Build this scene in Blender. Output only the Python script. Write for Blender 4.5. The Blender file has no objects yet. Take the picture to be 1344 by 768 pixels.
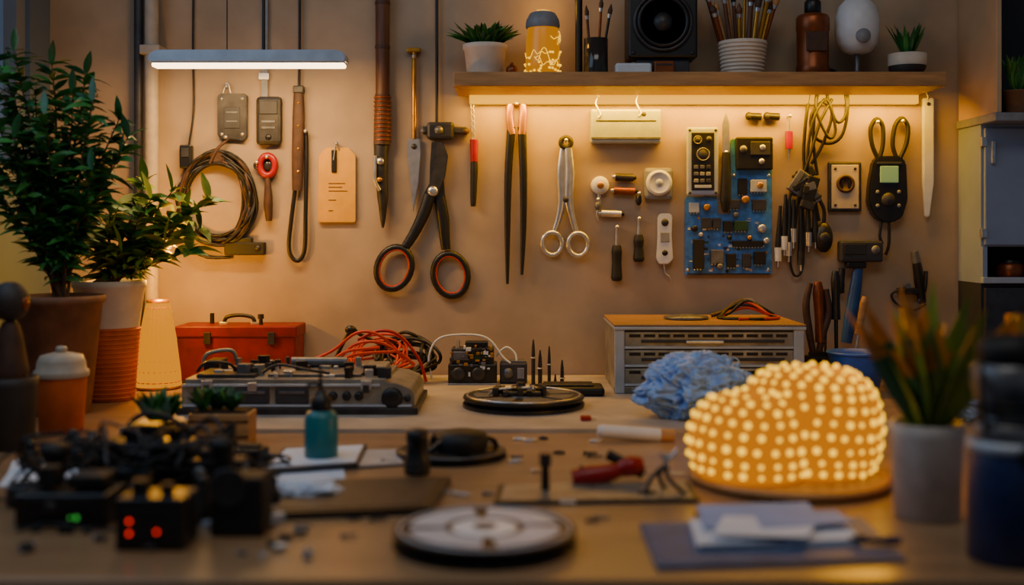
import bpy,bmesh,math,random
from mathutils import Vector,Matrix,noise
F=1500.;H=300.;ZC=1.062;ZT=0.75;ZB=0.756
rnd=random.Random(7)
R=rnd.uniform
def lin(c): return tuple((v/255/12.92 if v/255<=.04045 else ((v/255+.055)/1.055)**2.4) for v in c)
def mat(name,col,rough=.5,metal=0,var=.15,scale=40,bump=.1,emit=0,ecol=None,trans=0,stretch=(1,1,1),sub=0):
    m=bpy.data.materials.new(name);m.use_nodes=True
    nt=m.node_tree;N=nt.nodes;L=nt.links;b=N['Principled BSDF']
    c=lin(col)
    tc=N.new('ShaderNodeTexCoord');mp=N.new('ShaderNodeMapping');mp.inputs['Scale'].default_value=stretch
    L.new(tc.outputs['Object'],mp.inputs[0])
    nz=N.new('ShaderNodeTexNoise');nz.inputs['Scale'].default_value=scale;nz.inputs['Detail'].default_value=4
    L.new(mp.outputs[0],nz.inputs[0])
    cr=N.new('ShaderNodeValToRGB')
    cr.color_ramp.elements[0].position=.3;cr.color_ramp.elements[1].position=.7
    cr.color_ramp.elements[0].color=(*[max(0,v*(1-var)) for v in c],1)
    cr.color_ramp.elements[1].color=(*[min(1,v*(1+var)) for v in c],1)
    L.new(nz.outputs[0],cr.inputs[0]);L.new(cr.outputs[0],b.inputs['Base Color'])
    b.inputs['Roughness'].default_value=rough;b.inputs['Metallic'].default_value=metal
    if bump>0:
        bp=N.new('ShaderNodeBump');bp.inputs['Strength'].default_value=bump;bp.inputs['Distance'].default_value=.002
        L.new(nz.outputs[0],bp.inputs['Height']);L.new(bp.outputs[0],b.inputs['Normal'])
    if emit:
        b.inputs['Emission Color'].default_value=(*(ecol or c),1);b.inputs['Emission Strength'].default_value=emit
    if trans: b.inputs['Transmission Weight'].default_value=trans
    return m
BLK=mat('black_plastic',(21,20,21),.4,0,.3,60,.05)
MBLK=mat('matte_black',(14,13,14),.6,0,.3,80,.1)
RUB=mat('rubber_cable',(23,19,17),.5,0,.3,60,.1)
DK=mat('dark_metal',(60,58,58),.45,.5,.35,50,.1)
GUN=mat('gunmetal',(108,108,112),.4,.5,.3,60,.1)
STEEL=mat('steel',(204,204,206),.3,.85,.15,60,.05)
BRASS=mat('brass',(190,136,50),.35,.8,.2,50,.05)
COP=mat('copper_brown',(132,68,28),.38,.5,.25,40,.1)
WHT=mat('white_plastic',(208,210,214),.4,0,.06,50,.03)
CREAM=mat('cream_plastic',(176,162,144),.5,0,.12,50,.05)
GRY=mat('grey_plastic',(128,130,136),.5,0,.15,50,.05)
BOXG=mat('box_grey_white',(158,168,190),.45,.2,.1,50,.05)
LGRY=mat('light_grey',(170,178,190),.4,.2,.12,30,.05)
DGRY=mat('dark_grey',(50,50,56),.5,.1,.25,40,.1)
MACH=mat('machine_metal',(142,138,128),.36,.4,.4,22,.2)
SILV=mat('silver_reel_plate',(242,244,248),.35,.1,.08,30,.05)
SILD=mat('reel_ring_grey',(200,204,214),.4,.1,.1,30,.05)
WOOD=mat('wood_light',(176,128,76),.5,0,.25,14,.15,stretch=(1,8,8))
WOODM=mat('wood_lid_worn',(140,104,68),.5,0,.3,14,.15,stretch=(1,8,8))
WOODD=mat('wood_dark',(92,54,30),.5,0,.3,14,.15,stretch=(8,8,1))
TAG=mat('tag_card',(208,152,6),.6,0,.1,30,.05)
RED=mat('red_plastic',(150,6,2),.35,0,.15,40,.05)
DRED=mat('red_enamel',(112,5,2),.5,.1,.35,30,.15)
ORG=mat('orange_rubber',(184,44,6),.45,0,.15,50,.05)
BPCB=mat('blue_pcb',(60,124,196),.45,0,.35,70,.1)
GPCB=mat('green_pcb',(30,64,36),.45,0,.3,70,.1)
NAVY=mat('navy',(28,42,86),.45,0,.25,40,.1)
MATB=mat('blue_grey_mat',(74,92,128),.6,0,.2,30,.1)
BLUC=mat('blue_net',(122,166,244),.5,0,.3,60,.4)
BLUN=mat('blue_net_strand',(170,202,252),.5,0,.3,60,.2)
BLU=mat('blue_plastic',(44,92,196),.4,0,.15,40,.05)
BLUH=mat('blue_handle',(32,72,130),.4,0,.2,40,.05)
TEAL=mat('teal_plastic',(26,118,124),.4,0,.15,40,.05)
TERRA=mat('terracotta',(196,92,30),.7,0,.2,30,.2)
LEA=mat('leather',(70,44,28),.6,0,.3,60,.3)
PAP=mat('paper',(210,218,234),.8,0,.06,20,.05)
PAPB=mat('paper_blue',(130,158,212),.7,0,.1,20,.05)
POTW=mat('pot_white',(214,198,180),.7,0,.1,30,.15)
POTG=mat('pot_grey',(180,170,164),.7,0,.2,30,.2)
POTD=mat('pot_clay',(128,86,60),.7,0,.25,30,.2)
POTB=mat('pot_black',(52,44,40),.6,0,.25,30,.2)
SOIL=mat('soil',(38,26,18),.95,0,.5,80,.6)
LEAF=mat('leaf_green',(56,122,50),.4,0,.45,25,.1)
LEAFD=mat('leaf_dark',(34,88,46),.4,0,.45,25,.1)
LEAFY=mat('leaf_yellowgreen',(124,148,42),.45,0,.4,25,.1)
LEAFLIT=mat('leaf_lamplit_tip',(206,128,34),.45,0,.5,25,.1)  # amber light of the beaded lamp painted into the leaf tips
STEM=mat('stem_brown',(80,58,34),.7,0,.3,40,.2)
SCR=mat('lcd_green',(120,160,110),.3,0,.05,20,0,emit=.12,ecol=(.5,.8,.4))
GLASS=mat('dark_glass',(50,46,44),.12,0,.1,20,0)
EREDM=mat('led_red',(255,30,10),.4,0,0,20,0,emit=2.4,ecol=(1,.03,.01))
EGRN=mat('led_green',(60,180,60),.4,0,0,20,0,emit=.5,ecol=(.1,.9,.1))
ELED=mat('led_strip_glow',(40,16,0),.9,0,0,20,0,emit=1.5,ecol=(1,.44,.0))
EBAR=mat('lamp_diffuser_glow',(255,220,180),.4,0,0,20,0,emit=7,ecol=(1,.68,.36))
EPLT=mat('pleated_shade_glow',(40,14,0),.9,0,0,20,0,emit=.85,ecol=(1,.33,.0))
EJAR=mat('jar_glow',(60,26,0),.3,0,.4,50,.1,emit=.5,ecol=(1,.34,.0))
EFIL=mat('fairy_light_glow',(120,80,0),.3,0,0,20,0,emit=1.9,ecol=(1,.5,.0))
ESHL=mat('lamp_shell_glow',(40,14,0),.9,0,.2,30,.1,emit=.62,ecol=(1,.28,.0))
EBED=mat('lamp_bead_glow',(80,44,0),.6,0,0,20,0,emit=2.6,ecol=(1,.52,.0))
class M:
    def __init__(s,Y=None,base=None,zb=ZT):
        if Y is None: Y=(ZC-zb)*F/(base-H)
        s.Y=Y;s.S=Y/F;s.v=[];s.f=[];s.mi=[];s.sm=[];s.mats=[];s.zb=zb
        s.B=H+(ZC-zb)/s.S
    def idx(s,mt):
        if mt not in s.mats:s.mats.append(mt)
        return s.mats.index(mt)
    def add(s,vs,fs,mt,smooth=False):
        o=len(s.v);s.v+=[Vector(v) for v in vs];i=s.idx(mt)
        for f in fs:
            s.f.append([o+k for k in f]);s.mi.append(i);s.sm.append(smooth)
        return s
    def box(s,x0,y0,x1,y1,d0,d1,mt,bev=1,rot=0,yaw=0,pitch=0,seg=2):
        bm=bmesh.new();bmesh.ops.create_cube(bm,size=1)
        sx,sy,sz=abs(x1-x0),abs(d1-d0),abs(y1-y0)
        for v in bm.verts: v.co=Vector((v.co.x*sx,v.co.y*sy,v.co.z*sz))
        bev=min(bev,sx*.45,sy*.45,sz*.45)
        if bev>0: bmesh.ops.bevel(bm,geom=bm.edges[:],offset=bev,segments=seg,affect='EDGES',profile=.5)
        T=Matrix.Translation(((x0+x1)/2,(d0+d1)/2,-(y0+y1)/2))@Matrix.Rotation(math.radians(yaw),4,'Z')@Matrix.Rotation(math.radians(rot),4,'Y')@Matrix.Rotation(math.radians(pitch),4,'X')
        bm.verts.index_update()
        s.add([T@v.co for v in bm.verts],[[v.index for v in f.verts] for f in bm.faces],mt);bm.free();return s
    def rings(s,rs,mt,closed=False,cap=True,smooth=True):
        n=len(rs[0]);vs=[p for r in rs for p in r];fs=[]
        k=len(rs)
        for i in range(k if closed else k-1):
            j=(i+1)%k
            for a in range(n):
                b=(a+1)%n;fs.append([i*n+a,i*n+b,j*n+b,j*n+a])
        s.add(vs,fs,mt,smooth)
        if cap and not closed:
            s.add(rs[0],[list(range(n))[::-1]],mt);s.add(rs[-1],[list(range(n))],mt)
        return s
    def cyl(s,a,b,r,r2,mt,seg=20,smooth=True):
        A=Vector((a[0],a[2],-a[1]));B=Vector((b[0],b[2],-b[1]));d=(B-A).normalized()
        u=d.orthogonal().normalized();w=d.cross(u)
        def ring(c,r):return [c+(u*math.cos(t)+w*math.sin(t))*max(r,.01) for t in [2*math.pi*i/seg for i in range(seg)]]
        return s.rings([ring(A,r),ring(B,r2)],mt,smooth=smooth)
    def lathe(s,cx,cy,d,prof,mt,axis='z',seg=32,cap=True,flute=0,nf=0,sy=1):
        rs=[]
        for r,h in prof:
            ring=[]
            for i in range(seg):
                t=2*math.pi*i/seg;rr=max(r,.02)*(1+(flute*math.cos(nf*t) if nf else 0))
                if axis=='z': ring.append(Vector((cx+rr*math.cos(t),d+rr*sy*math.sin(t),-cy+h)))
                else: ring.append(Vector((cx+rr*math.cos(t),d-h,-cy+rr*math.sin(t))))
            rs.append(ring)
        return s.rings(rs,mt,cap=cap)
    def tube(s,pts,r,mt,closed=False,seg=8,sub=5,rs=None,fl=1,smooth=True):
        P=[Vector((p[0],(p[2] if len(p)>2 else 0),-p[1])) for p in pts];n=len(P);C=[];RR=[]
        rr=rs or [r]*n
        if sub>1 and n>2:
            for i in range(n if closed else n-1):
                g=lambda k:P[k%n] if closed else P[max(0,min(n-1,k))]
                p0,p1,p2,p3=g(i-1),g(i),g(i+1),g(i+2)
                for q in range(sub):
                    t=q/sub
                    C.append(.5*((2*p1)+(p2-p0)*t+(2*p0-5*p1+4*p2-p3)*t*t+(3*p1-p0-3*p2+p3)*t**3))
                    RR.append(rr[i]*(1-t)+rr[(i+1)%n]*t)
            if not closed:C.append(P[-1]);RR.append(rr[-1])
        else:C=P;RR=rr
        k=len(C);rings=[];u=None
        for i in range(k):
            a=C[(i-1)%k] if (closed or i>0) else C[i];b=C[(i+1)%k] if (closed or i<k-1) else C[i]
            d=(b-a)
            if d.length<1e-6:d=Vector((0,0,1))
            d.normalize()
            if u is None:
                u=Vector((0,1,0)).cross(d)
                if u.length<.1:u=d.orthogonal()
                u.normalize()
            u=(u-d*u.dot(d))
            if u.length<1e-4:u=d.orthogonal()
            u.normalize();w=d.cross(u)
            rings.append([C[i]+(u*math.cos(t)+w*math.sin(t)*fl)*RR[i] for t in [2*math.pi*q/seg for q in range(seg)]])
        return s.rings(rings,mt,closed=closed,smooth=smooth)
    def ring(s,cx,cy,d,rx,ry,r,mt,axis='y',seg=8,n=28,fl=1,a0=0):
        pts=[]
        for i in range(n):
            t=2*math.pi*i/n+a0
            if axis=='y':pts.append((cx+rx*math.cos(t),cy+ry*math.sin(t),d))
            else:pts.append((cx+rx*math.cos(t),cy,d+ry*math.sin(t)))
        return s.tube(pts,r,mt,closed=True,seg=seg,sub=1,fl=fl)
    def poly(s,pts,d0,d1,mt,bev=0):
        bm=bmesh.new();vs=[bm.verts.new((p[0],d0,-p[1])) for p in pts];f=bm.faces.new(vs)
        r=bmesh.ops.extrude_face_region(bm,geom=[f])
        for g in r['geom']:
            if isinstance(g,bmesh.types.BMVert):g.co.y=d1
        bmesh.ops.recalc_face_normals(bm,faces=bm.faces[:])
        if bev:bmesh.ops.bevel(bm,geom=[e for e in bm.edges],offset=bev,segments=2,affect='EDGES')
        bmesh.ops.triangulate(bm,faces=[f for f in bm.faces if len(f.verts)>4])
        bm.verts.index_update()
        s.add([v.co.copy() for v in bm.verts],[[v.index for v in f.verts] for f in bm.faces],mt);bm.free();return s
    def ell(s,cx,cy,d,rx,ry,rd,mt,seg=20,rg=12,px=1,pz=1):
        rs=[]
        for i in range(1,rg):
            ph=math.pi*i/rg-math.pi/2
            c_=math.cos(ph)**px;s_=math.copysign(abs(math.sin(ph))**pz,ph)
            rs.append([Vector((cx+rx*c_*math.cos(t),d+rd*c_*math.sin(t),-cy+ry*s_)) for t in [2*math.pi*q/seg for q in range(seg)]])
        return s.rings(rs,mt)
    def sheet(s,pts,t,mt,lift=0):
        z0=s.zb+lift;lo=[];hi=[]
        for px,py in pts:
            Y=(ZC-s.zb)*F/(py-H);X=(px-672)*Y/F
            for z,l in((z0,lo),(z0+t,hi)):
                l.append(Vector((X/s.S+672,(Y-s.Y)/s.S,-(H+(ZC-z)/s.S))))
        n=len(pts)
        s.add(lo+hi,[list(range(n))[::-1],list(range(n,2*n))]+[[i,(i+1)%n,n+(i+1)%n,n+i] for i in range(n)],mt);return s
    def sector(s,cx,cy,d,r0,r1,a0,a1,t,mt,n=14):
        rs=[]
        for i in range(n+1):
            a=a0+(a1-a0)*i/n;c,q=math.cos(a),math.sin(a)
            rs.append([Vector((cx+r*c,d+r*q,-cy+h)) for r,h in((r0,0),(r1,0),(r1,t),(r0,t))])
        return s.rings(rs,mt,smooth=False)
    def leaf(s,b,dr,L,W,mt,droop=.25,n=5,tw=.8,edge=None):
        dr=dr.normalized();side=dr.cross(Vector((0,0,1)))
        if side.length<.15:side=Vector((R(-1,1),R(-1,1),0))
        side.normalize();side=(Matrix.Rotation(R(-tw,tw),3,dr)@side);nr=side.cross(dr)
        vs=[];fs=[]
        for i in range(n+1):
            t=i/n;c=b+dr*L*t+Vector((0,0,-droop*t*t*L));w=W*.5*math.sin(math.pi*min(1,t*.92+.06)**.85)
            vs+=[c-side*w+nr*w*.3,c,c+side*w+nr*w*.3]
            if i:
                o=(i-1)*3;fs+=[[o,o+1,o+4,o+3],[o+1,o+2,o+5,o+4]]
        if edge:
            h=len(fs)*2//3;s.add(vs,fs[:h],mt,True);s.add(vs,fs[h:],edge,True)
        else:s.add(vs,fs,mt,True)
    def make(s,name,base=False):
        W=[Vector(((v.x-672)*s.S,s.Y+v.y*s.S,ZC-(-v.z-H)*s.S)) for v in s.v]
        lo=Vector([min(v[i] for v in W) for i in range(3)]);hi=Vector([max(v[i] for v in W) for i in range(3)])
        o=(lo+hi)/2
        if base:o.z=lo.z
        me=bpy.data.meshes.new(name);me.from_pydata([v-o for v in W],[],s.f)
        for mt in s.mats:me.materials.append(mt)
        me.polygons.foreach_set('material_index',s.mi);me.polygons.foreach_set('use_smooth',s.sm);me.update()
        ob=bpy.data.objects.new(name,me);ob.location=o;bpy.context.scene.collection.objects.link(ob)
        return ob,lo,hi
def thing(name,label,cat,parts,group=None,kind=None):
    if isinstance(parts,M):
        root,lo,hi=parts.make(name,True)
    else:
        made=[];los=[];his=[]
        def rec(pt,par):
            nm,m=pt[0],pt[1];ob,lo,hi=m.make(nm);los.append(lo);his.append(hi);made.append((ob,par))
            for x in pt[2:]:
                if isinstance(x,str):ob['label']=x
                else:
                    for ch in x:rec(ch,ob)
        for p in parts:rec(p,None)
        lo=Vector([min(v[i] for v in los) for i in range(3)]);hi=Vector([max(v[i] for v in his) for i in range(3)])
        root=bpy.data.objects.new(name,None);root.empty_display_size=.02
        root.location=Vector(((lo.x+hi.x)/2,(lo.y+hi.y)/2,lo.z));bpy.context.scene.collection.objects.link(root)
        wl={ob:ob.location.copy() for ob,_ in made}
        for ob,par in made:
            p=par or root;pl=wl[par] if par else root.location
            ob.parent=p;ob.location=wl[ob]-pl
    root['label']=label;root['category']=cat
    if group:root['group']=group
    if kind:root['kind']=kind
    return root
# ---------------- structure
def wbox(name,lo,hi,mt,kind='structure'):
    bm=bmesh.new();bmesh.ops.create_cube(bm,size=1);lo=Vector(lo);hi=Vector(hi)
    for v in bm.verts:v.co=Vector([v.co[i]*(hi[i]-lo[i]) for i in range(3)])
    me=bpy.data.meshes.new(name);bm.to_mesh(me);bm.free();me.materials.append(mt)
    o=bpy.data.objects.new(name,me);o.location=(lo+hi)/2;bpy.context.scene.collection.objects.link(o)
    if kind:o['kind']=kind
    return o
WALL=mat('wall_plaster',(166,144,120),.85,0,.16,9,.4)
WALLL=mat('wall_cool_paint',(90,106,130),.85,0,.1,6,.2)
FLO=mat('floor_concrete',(70,64,60),.8,0,.2,4,.2)
CEI=mat('ceiling_paint',(110,100,90),.9,0,.1,4,.1)
wbox('wall_back',(-1.05,2.4,0),(1.6,2.5,2.6),WALL)
wbox('floor',(-1.05,-1.5,-.05),(1.6,2.5,0),FLO)
wbox('ceiling',(-1.05,-1.5,2.6),(1.6,2.5,2.65),CEI)
def multi(name,boxes,mt):
    vs=[];fs=[]
    for lo,hi in boxes:
        o=len(vs);vs+=[(x,y,z) for x in(lo[0],hi[0]) for y in(lo[1],hi[1]) for z in(lo[2],hi[2])]
        fs+=[[o+i for i in q] for q in((0,1,3,2),(4,6,7,5),(0,4,5,1),(2,3,7,6),(0,2,6,4),(1,5,7,3))]
    me=bpy.data.meshes.new(name);me.from_pydata(vs,[],fs);me.materials.append(mt)
    o=bpy.data.objects.new(name,me);bpy.context.scene.collection.objects.link(o);o['kind']='structure';return o
multi('wall_left',[((-1.05,-1.5,0),(-.97,2.4,1.15)),((-1.05,-1.5,2.3),(-.97,2.4,2.6)),((-1.05,-1.5,1.15),(-.97,.7,2.3)),((-1.05,2.3,1.15),(-.97,2.4,2.3))],WALLL)
FR=mat('window_frame_paint',(120,130,146),.5,0,.05,10,.05)
PANE=mat('window_dusk_pane',(70,90,120),.1,0,.1,3,0,emit=.1,ecol=(.2,.38,.7))
w=multi('window_1',[((-1.03,.7,1.15),(-.98,.74,2.3)),((-1.03,2.26,1.15),(-.98,2.3,2.3)),((-1.03,.74,1.15),(-.98,2.26,1.19)),((-1.03,.74,2.26),(-.98,2.26,2.3)),((-1.03,1.48,1.19),(-.98,1.52,2.26))],FR)
p=multi('window_pane',[((-1.012,.74,1.19),(-1.006,2.26,2.26))],PANE)
p.parent=w
# ---------------- bench
TOP=mat('bench_top_wood',(150,118,86),.28,0,.22,5,.08,stretch=(1,6,6))
def bench():
    a=wbox('worktop',(-.95,1.013,.71),(.92,2.396,.75),TOP,None)
    bv=a.modifiers.new('b','BEVEL');bv.width=.003;bv.segments=2
    e=bpy.data.objects.new('workbench',None);e.location=(0,1.7,0);bpy.context.scene.collection.objects.link(e)
    a.parent=e;a.location-=e.location
    for x in(-.9,.85):
        for y in(1.06,2.3):
            l=wbox('leg',(x-.03,y-.03,0),(x+.03,y+.03,.71),DK,None);l.parent=e;l.location-=e.location
    l=wbox('apron',(-.87,1.05,.64),(.82,1.07,.71),DK,None);l.parent=e;l.location-=e.location
    e['label']='long wooden workbench with a worn warm-toned top against the wall';e['category']='workbench'
bench()
BRD=mat('bench_board',(170,158,146),.42,0,.2,12,.1)
bm_=wbox('bench_board',(-.60,1.745,.75),(.60,2.385,.756),BRD,None)
bm_['label']='thin grey-beige work board lying on the workbench top';bm_['category']='work board'
# pipes
m=M(Y=2.36).cyl((199,-640,0),(199,970,0),9,9,CREAM);m.box(186,60,212,72,-10,24,CREAM,1)
thing('wall_pipe','beige vertical conduit pipe clipped to the wall','pipe',m)
m=M(Y=2.36).cyl((180,-640,6),(180,970,6),6,6,DGRY)
thing('wall_pipe','thin dark vertical pipe beside a beige conduit','pipe',m)
# ---------------- pendant bar
a=M(Y=2.2);
a.poly([(197,76),(203,69),(212,67),(443,67),(452,70),(457,77),(455,84),(200,84)],-14,14,LGRY,2)
b=M(Y=2.2).box(202,83,453,89,-11,11,EBAR,2)
c=M(Y=2.2).cyl((298,67,0),(298,-745,0),.8,.8,RUB,8);d=M(Y=2.2).cyl((346,67,0),(346,-745,0),2.2,2.2,RUB,8)
thing('pendant_lamp','slim grey bar lamp with glowing diffuser hanging on cords','lamp',[('lamp_housing',a),('diffuser',b,'glowing warm white diffuser'),('cord',c),('cord',d)])
# ---------------- shelf
SY=2.23;a=M(Y=SY);dd=(2.4-SY)/a.S-.1
a.box(595,94,1243,113,0,dd,WOOD,1.5)
thing('wall_shelf','long light wooden wall shelf holding plants and jars','shelf',a)
b=M(Y=2.38).box(616,124,1206,136,0,12,ELED,1)
thing('led_strip','glowing amber light strip fixed under the wooden shelf','light strip',b)
ZS=ZC+(300-94)*SY/F
def SM(Y=2.27):return M(Y=Y,zb=ZS)
def foliage(m,cx,cy,d,n,L,W,mts,up=.5,spread=1,droop=.3,br=6):
    for i in range(n):
        t=R(0,2*math.pi);dr=Vector((math.cos(t)*spread,math.sin(t)*spread,up+R(-.3,.6)))
        m.leaf(Vector((cx+math.cos(t)*R(0,br),d+math.sin(t)*R(0,br),-cy+R(0,3))),dr,L*R(.6,1.1),W*R(.8,1.2),rnd.choice(mts),droop)
p=SM();B=p.B;p.lathe(636,B,32,[(22,0),(24,3),(28,B-62),(30,B-60),(30,B-54),(26,B-54),(25,B-58)],POTW);s_=SM().lathe(636,B,32,[(25,B-59),(25,B-58)],SOIL)
f=SM();foliage(f,636,57,32,190,42,8,[LEAFD,LEAF],.8,.9,.15,18)
thing('potted_plant','small bushy green plant in a pale round pot','potted plant',[('pot',p),('soil',s_),('foliage',f)])
m=SM();m.ell(672,m.B-8,20,8,8,8,COP);m.ell(672,m.B-16.5,20,2.5,2.5,2.5,COP)
thing('metal_ball','small shiny copper-brown ball on the wooden shelf','ornament',m)
j=SM();B=j.B;j.lathe(713,B,26,[(20,0),(22,3),(23,20),(22,50),(20,B-32)],EJAR,cap=True)
l=SM().lathe(713,B,26,[(22,B-33),(23,B-30),(22,B-22),(17,B-13),(8,B-9),(0,B-8)],GRY)
fi=SM()
for k in range(9):
    t0=R(0,6.28);h0=R(4,58)
    fi.tube([(713+23.6*math.cos(t0+t*.22),B-max(3,min(64,h0+R(-9,9))),26+23.6*math.sin(t0+t*.22)) for t in range(9)],.55,EFIL,seg=5,sub=3)
for k in range(60):
    t0=R(0,6.28);h=3+34*R(0,1)**1.5;fi.ell(713+23.6*math.cos(t0),B-h,26+23.6*math.sin(t0),1.8,1.8,1.8,EFIL,8,5)
thing('lantern_jar','glass jar lantern glowing amber with a domed grey lid','lantern',[('jar',j,'glowing amber glass jar'),('lid',l,'domed grey lid'),('fairy_light_wire',fi)])
def brush(m,x0,y0,d0,x1,y1,d1,r,mt,tip,tipmt):
    m.cyl((x0,y0,d0),(x1,y1,d1),r*.7,r,mt,10)
    dx,dy,dz=x1-x0,y1-y0,d1-d0;L=math.sqrt(dx*dx+dy*dy+dz*dz);u=(dx/L,dy/L,dz/L)
    e=(x1+u[0]*5,y1+u[1]*5,d1+u[2]*5);m.cyl((x1,y1,d1),e,r*1.1,r*1.3,STEEL,10)
    g=(e[0]+u[0]*tip,e[1]+u[1]*tip,e[2]+u[2]*tip);mid=(e[0]+u[0]*tip*.4,e[1]+u[1]*tip*.4,e[2]+u[2]*tip*.4)
    m.tube([e,mid,g],r,tipmt,rs=[r*1.3,r*1.6,.3],seg=10,sub=3)
m=SM();B=m.B;m.lathe(784,B,24,[(15,0),(16,2),(16,B-47),(14,B-47),(14,6)],GLASS)
thing('brush_cup','dark glass cup holding brushes','cup',m)
for x,yt,xt,mt in((778,22,772,WOODD),(786,12,790,COP),(790,20,801,BLK)):
    m=SM();brush(m,x,B-8,24,xt,yt,22+R(-4,4),2,mt,14,LEA);thing('paint_brush','slender paint brush standing in a dark glass cup','brush',m,'brushes in the dark cup')
m=SM();m.cyl((762,B,40),(762,-20,40),5,5,BLK);m.cyl((762,-20,40),(762,-34,40),3,3,DK);m.cyl((762,B,40),(762,B-3,40),8,8,BLK)
thing('black_tube','tall thin black tube standing on the shelf','tube',m)
m=SM();m.box(838,74,908,B,22,62,DGRY,1);thing('storage_case','flat dark case under the loudspeaker','case',m)
m=SM();m.box(808,82,856,B,2,20,WHT,3);m.box(830,81,834,83,4,18,GRY,.3);thing('white_box','small white rounded box lying on the shelf','box',m)
m=SM();m.box(859,79,886,B,4,20,COP,2);m.box(862,83,883,85,3.4,5,DGRY,.2);thing('small_tin','small copper-coloured tin lying on the shelf','tin',m)
a=SM();a.box(826,-22,918,73.6,14,66,BLK,3)
c=SM();c.lathe(872,26,14,[(40,0),(40,3),(36,3.5),(35,1)],DK,'y',40);c.lathe(872,26,15,[(34,2),(20,0),(10,.3)],DGRY,'y',40)
c.ring(872,26,11,32,32,3,BLK,n=40)
e=SM().lathe(872,26,13.6,[(13,0),(11,3),(6,6),(0,7)],DK,'y')
sc=SM()
for x,y in((833,-15),(911,-15),(833,67),(911,67)):sc.lathe(x,y,14,[(3,0),(2,1.5),(0,2)],DK,'y',12)
thing('loudspeaker','square black loudspeaker with a round cone','speaker',[('cabinet',a),('speaker_cone',c),('dust_cap',e),('corner_screws',sc)])
m=SM();B=m.B;m.lathe(981,B,32,[(25,0),(27,3),(31,B-58),(32,B-54),(32,B-50),(29,B-50),(26,6)],POTW)
for k in range(9):m.ring(981,B-4-k*5,32,27.4+k*.55,27.4+k*.55,1.6,POTW,'z',6,28)
thing('woven_pot','white woven pot holding many paint brushes','pot',m)
for i in range(14):
    t=i/13;m=SM();x=962+t*38;xt=936+t*88;dz=32+R(-14,14)
    brush(m,x,B-10,dz,xt,2+R(-14,20)+abs(t-.5)*14,dz+R(-10,10),R(2,3.6),rnd.choice([WOOD,COP,BRASS,WOODD]),R(12,22),rnd.choice([LEA,WOOD,BLK,WOODD]))
    thing('paint_brush','paint brush with wooden handle standing in the woven pot','brush',m,'brushes in the woven pot')
a=SM();B=a.B;a.lathe(1074,B,28,[(20,0),(22,2),(22,14),(21,16),(21,60),(22,62),(22,78),(20,82),(12,85)],COP)
b=SM().lathe(1074,B,28,[(9,84),(11,86),(11,100),(8,104),(0,105)],BLK);b.ring(1074,B-108,28,7,7,1.6,DK)
c=SM().box(1060,40,1088,66,5,8,LEA,1);
thing('flask','copper-brown metal flask with a dark stopper','flask',[('body',a),('stopper',b),('badge',c)])
a=SM();B=a.B;a.lathe(1134,B,30,[(10,31),(18,34),(26,44),(29.5,60),(29,78),(24,95),(14,106),(4,110)],WHT)
b=SM();b.lathe(1134,B,30,[(18,0),(17,3),(4,6),(3,10),(3,32)],GUN);
c=SM();c.lathe(1134,46,3,[(10,0),(9,3),(0,4)],GRY,'y')
thing('egg_lamp','white egg-shaped lamp body on a thin metal stand','table lamp',[('lamp_body',a),('stand',b),('dial',c)])
p=SM();B=p.B;p.lathe(1201,B,30,[(16,0),(20,4),(24,12),(24,16)],POTB);p.lathe(1201,B,30,[(24.5,15),(25,17),(25,31),(22,31),(21,26)],POTW);p.lathe(1201,B,30,[(21,26),(21,27)],SOIL)
f=SM();foliage(f,1201,B-27,30,70,46,6,[LEAFD,LEAF],1.6,.7,.1,8)
thing('potted_plant','small spiky plant in a two-tone bowl','potted plant',[('pot',p),('foliage',f)])
# ---------------- wall items
WD=12.6
def W():return M(Y=2.38)
def hook(m,x,y,d=-1):
    m.cyl((x,y,WD),(x,y,d),1.3,1.3,STEEL,8);m.lathe(x,y,d,[(2.6,0),(2,1.2),(0,1.6)],STEEL,'y',10);return m
a=W().box(235,190,251,221,0,WD,BLK,2);a.box(238,194,248,206,-1.5,0,DGRY,.5)
b=W().tube([(252,-60,8),(251,60,8),(252,140,8),(246,190,7)],1.4,RUB)
thing('power_adapter','small black adapter hanging on a thin black cord','adapter',[('body',a),('cord',b)])
a=W().poly([(284,126),(288,122),(320,122),(323,126),(323,180),(318,185),(306,183),(290,183),(284,177)],4,WD,DK,1)
for x,y in((290,129),(317,129),(290,176),(317,176)):a.lathe(x,y,4,[(2.6,0),(2,1.4),(0,1.6)],STEEL,'y',10)
a.box(293,140,314,168,3,4.5,DGRY,.5);a.box(296,146,311,148,2.4,3.5,GUN,.2);a.box(296,158,311,160,2.4,3.5,GUN,.2)
b=hook(W(),297,113);b.tube([(292,122,4),(297,108,3),(302,122,4)],1,STEEL)
thing('metal_plate','dark grey rectangular metal plate with screws on a hook','metal plate',[('plate',a),('hook',b)])
a=W().box(335,126,369,190,1,WD,DK,5);a.box(340,132,364,150,-.5,2,DGRY,1);a.box(343,158,361,161,0,2,GUN,.3);a.box(343,166,361,169,0,2,GUN,.3);a.ell(352,180,1,4,4,2,BLK)
b=W().box(341,-60,350,128,7,10,GRY,.5);b.box(338,95,352,104,5,WD,STEEL,.6)
thing('handheld_meter','grey handheld device hanging from a wide grey strap','device',[('body',a),('strap',b)])
a=W().tube([(391,114,5),(391,150,5),(390,200,5),(389,250,5)],7,LEA,rs=[6,8,8,6.5],fl=.5,seg=12)
for y in(135,165,195,225):a.lathe(391,y,1.5,[(2.2,0),(1.5,1.2),(0,1.4)],BRASS,'y',10)
b=W().tube([(386,250,6),(381,290,6),(378,325,6),(384,340,6),(393,341,6),(399,325,6),(400,280,6),(401,200,7),(400,172,7)],2.8,BLK,fl=.6)
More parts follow.
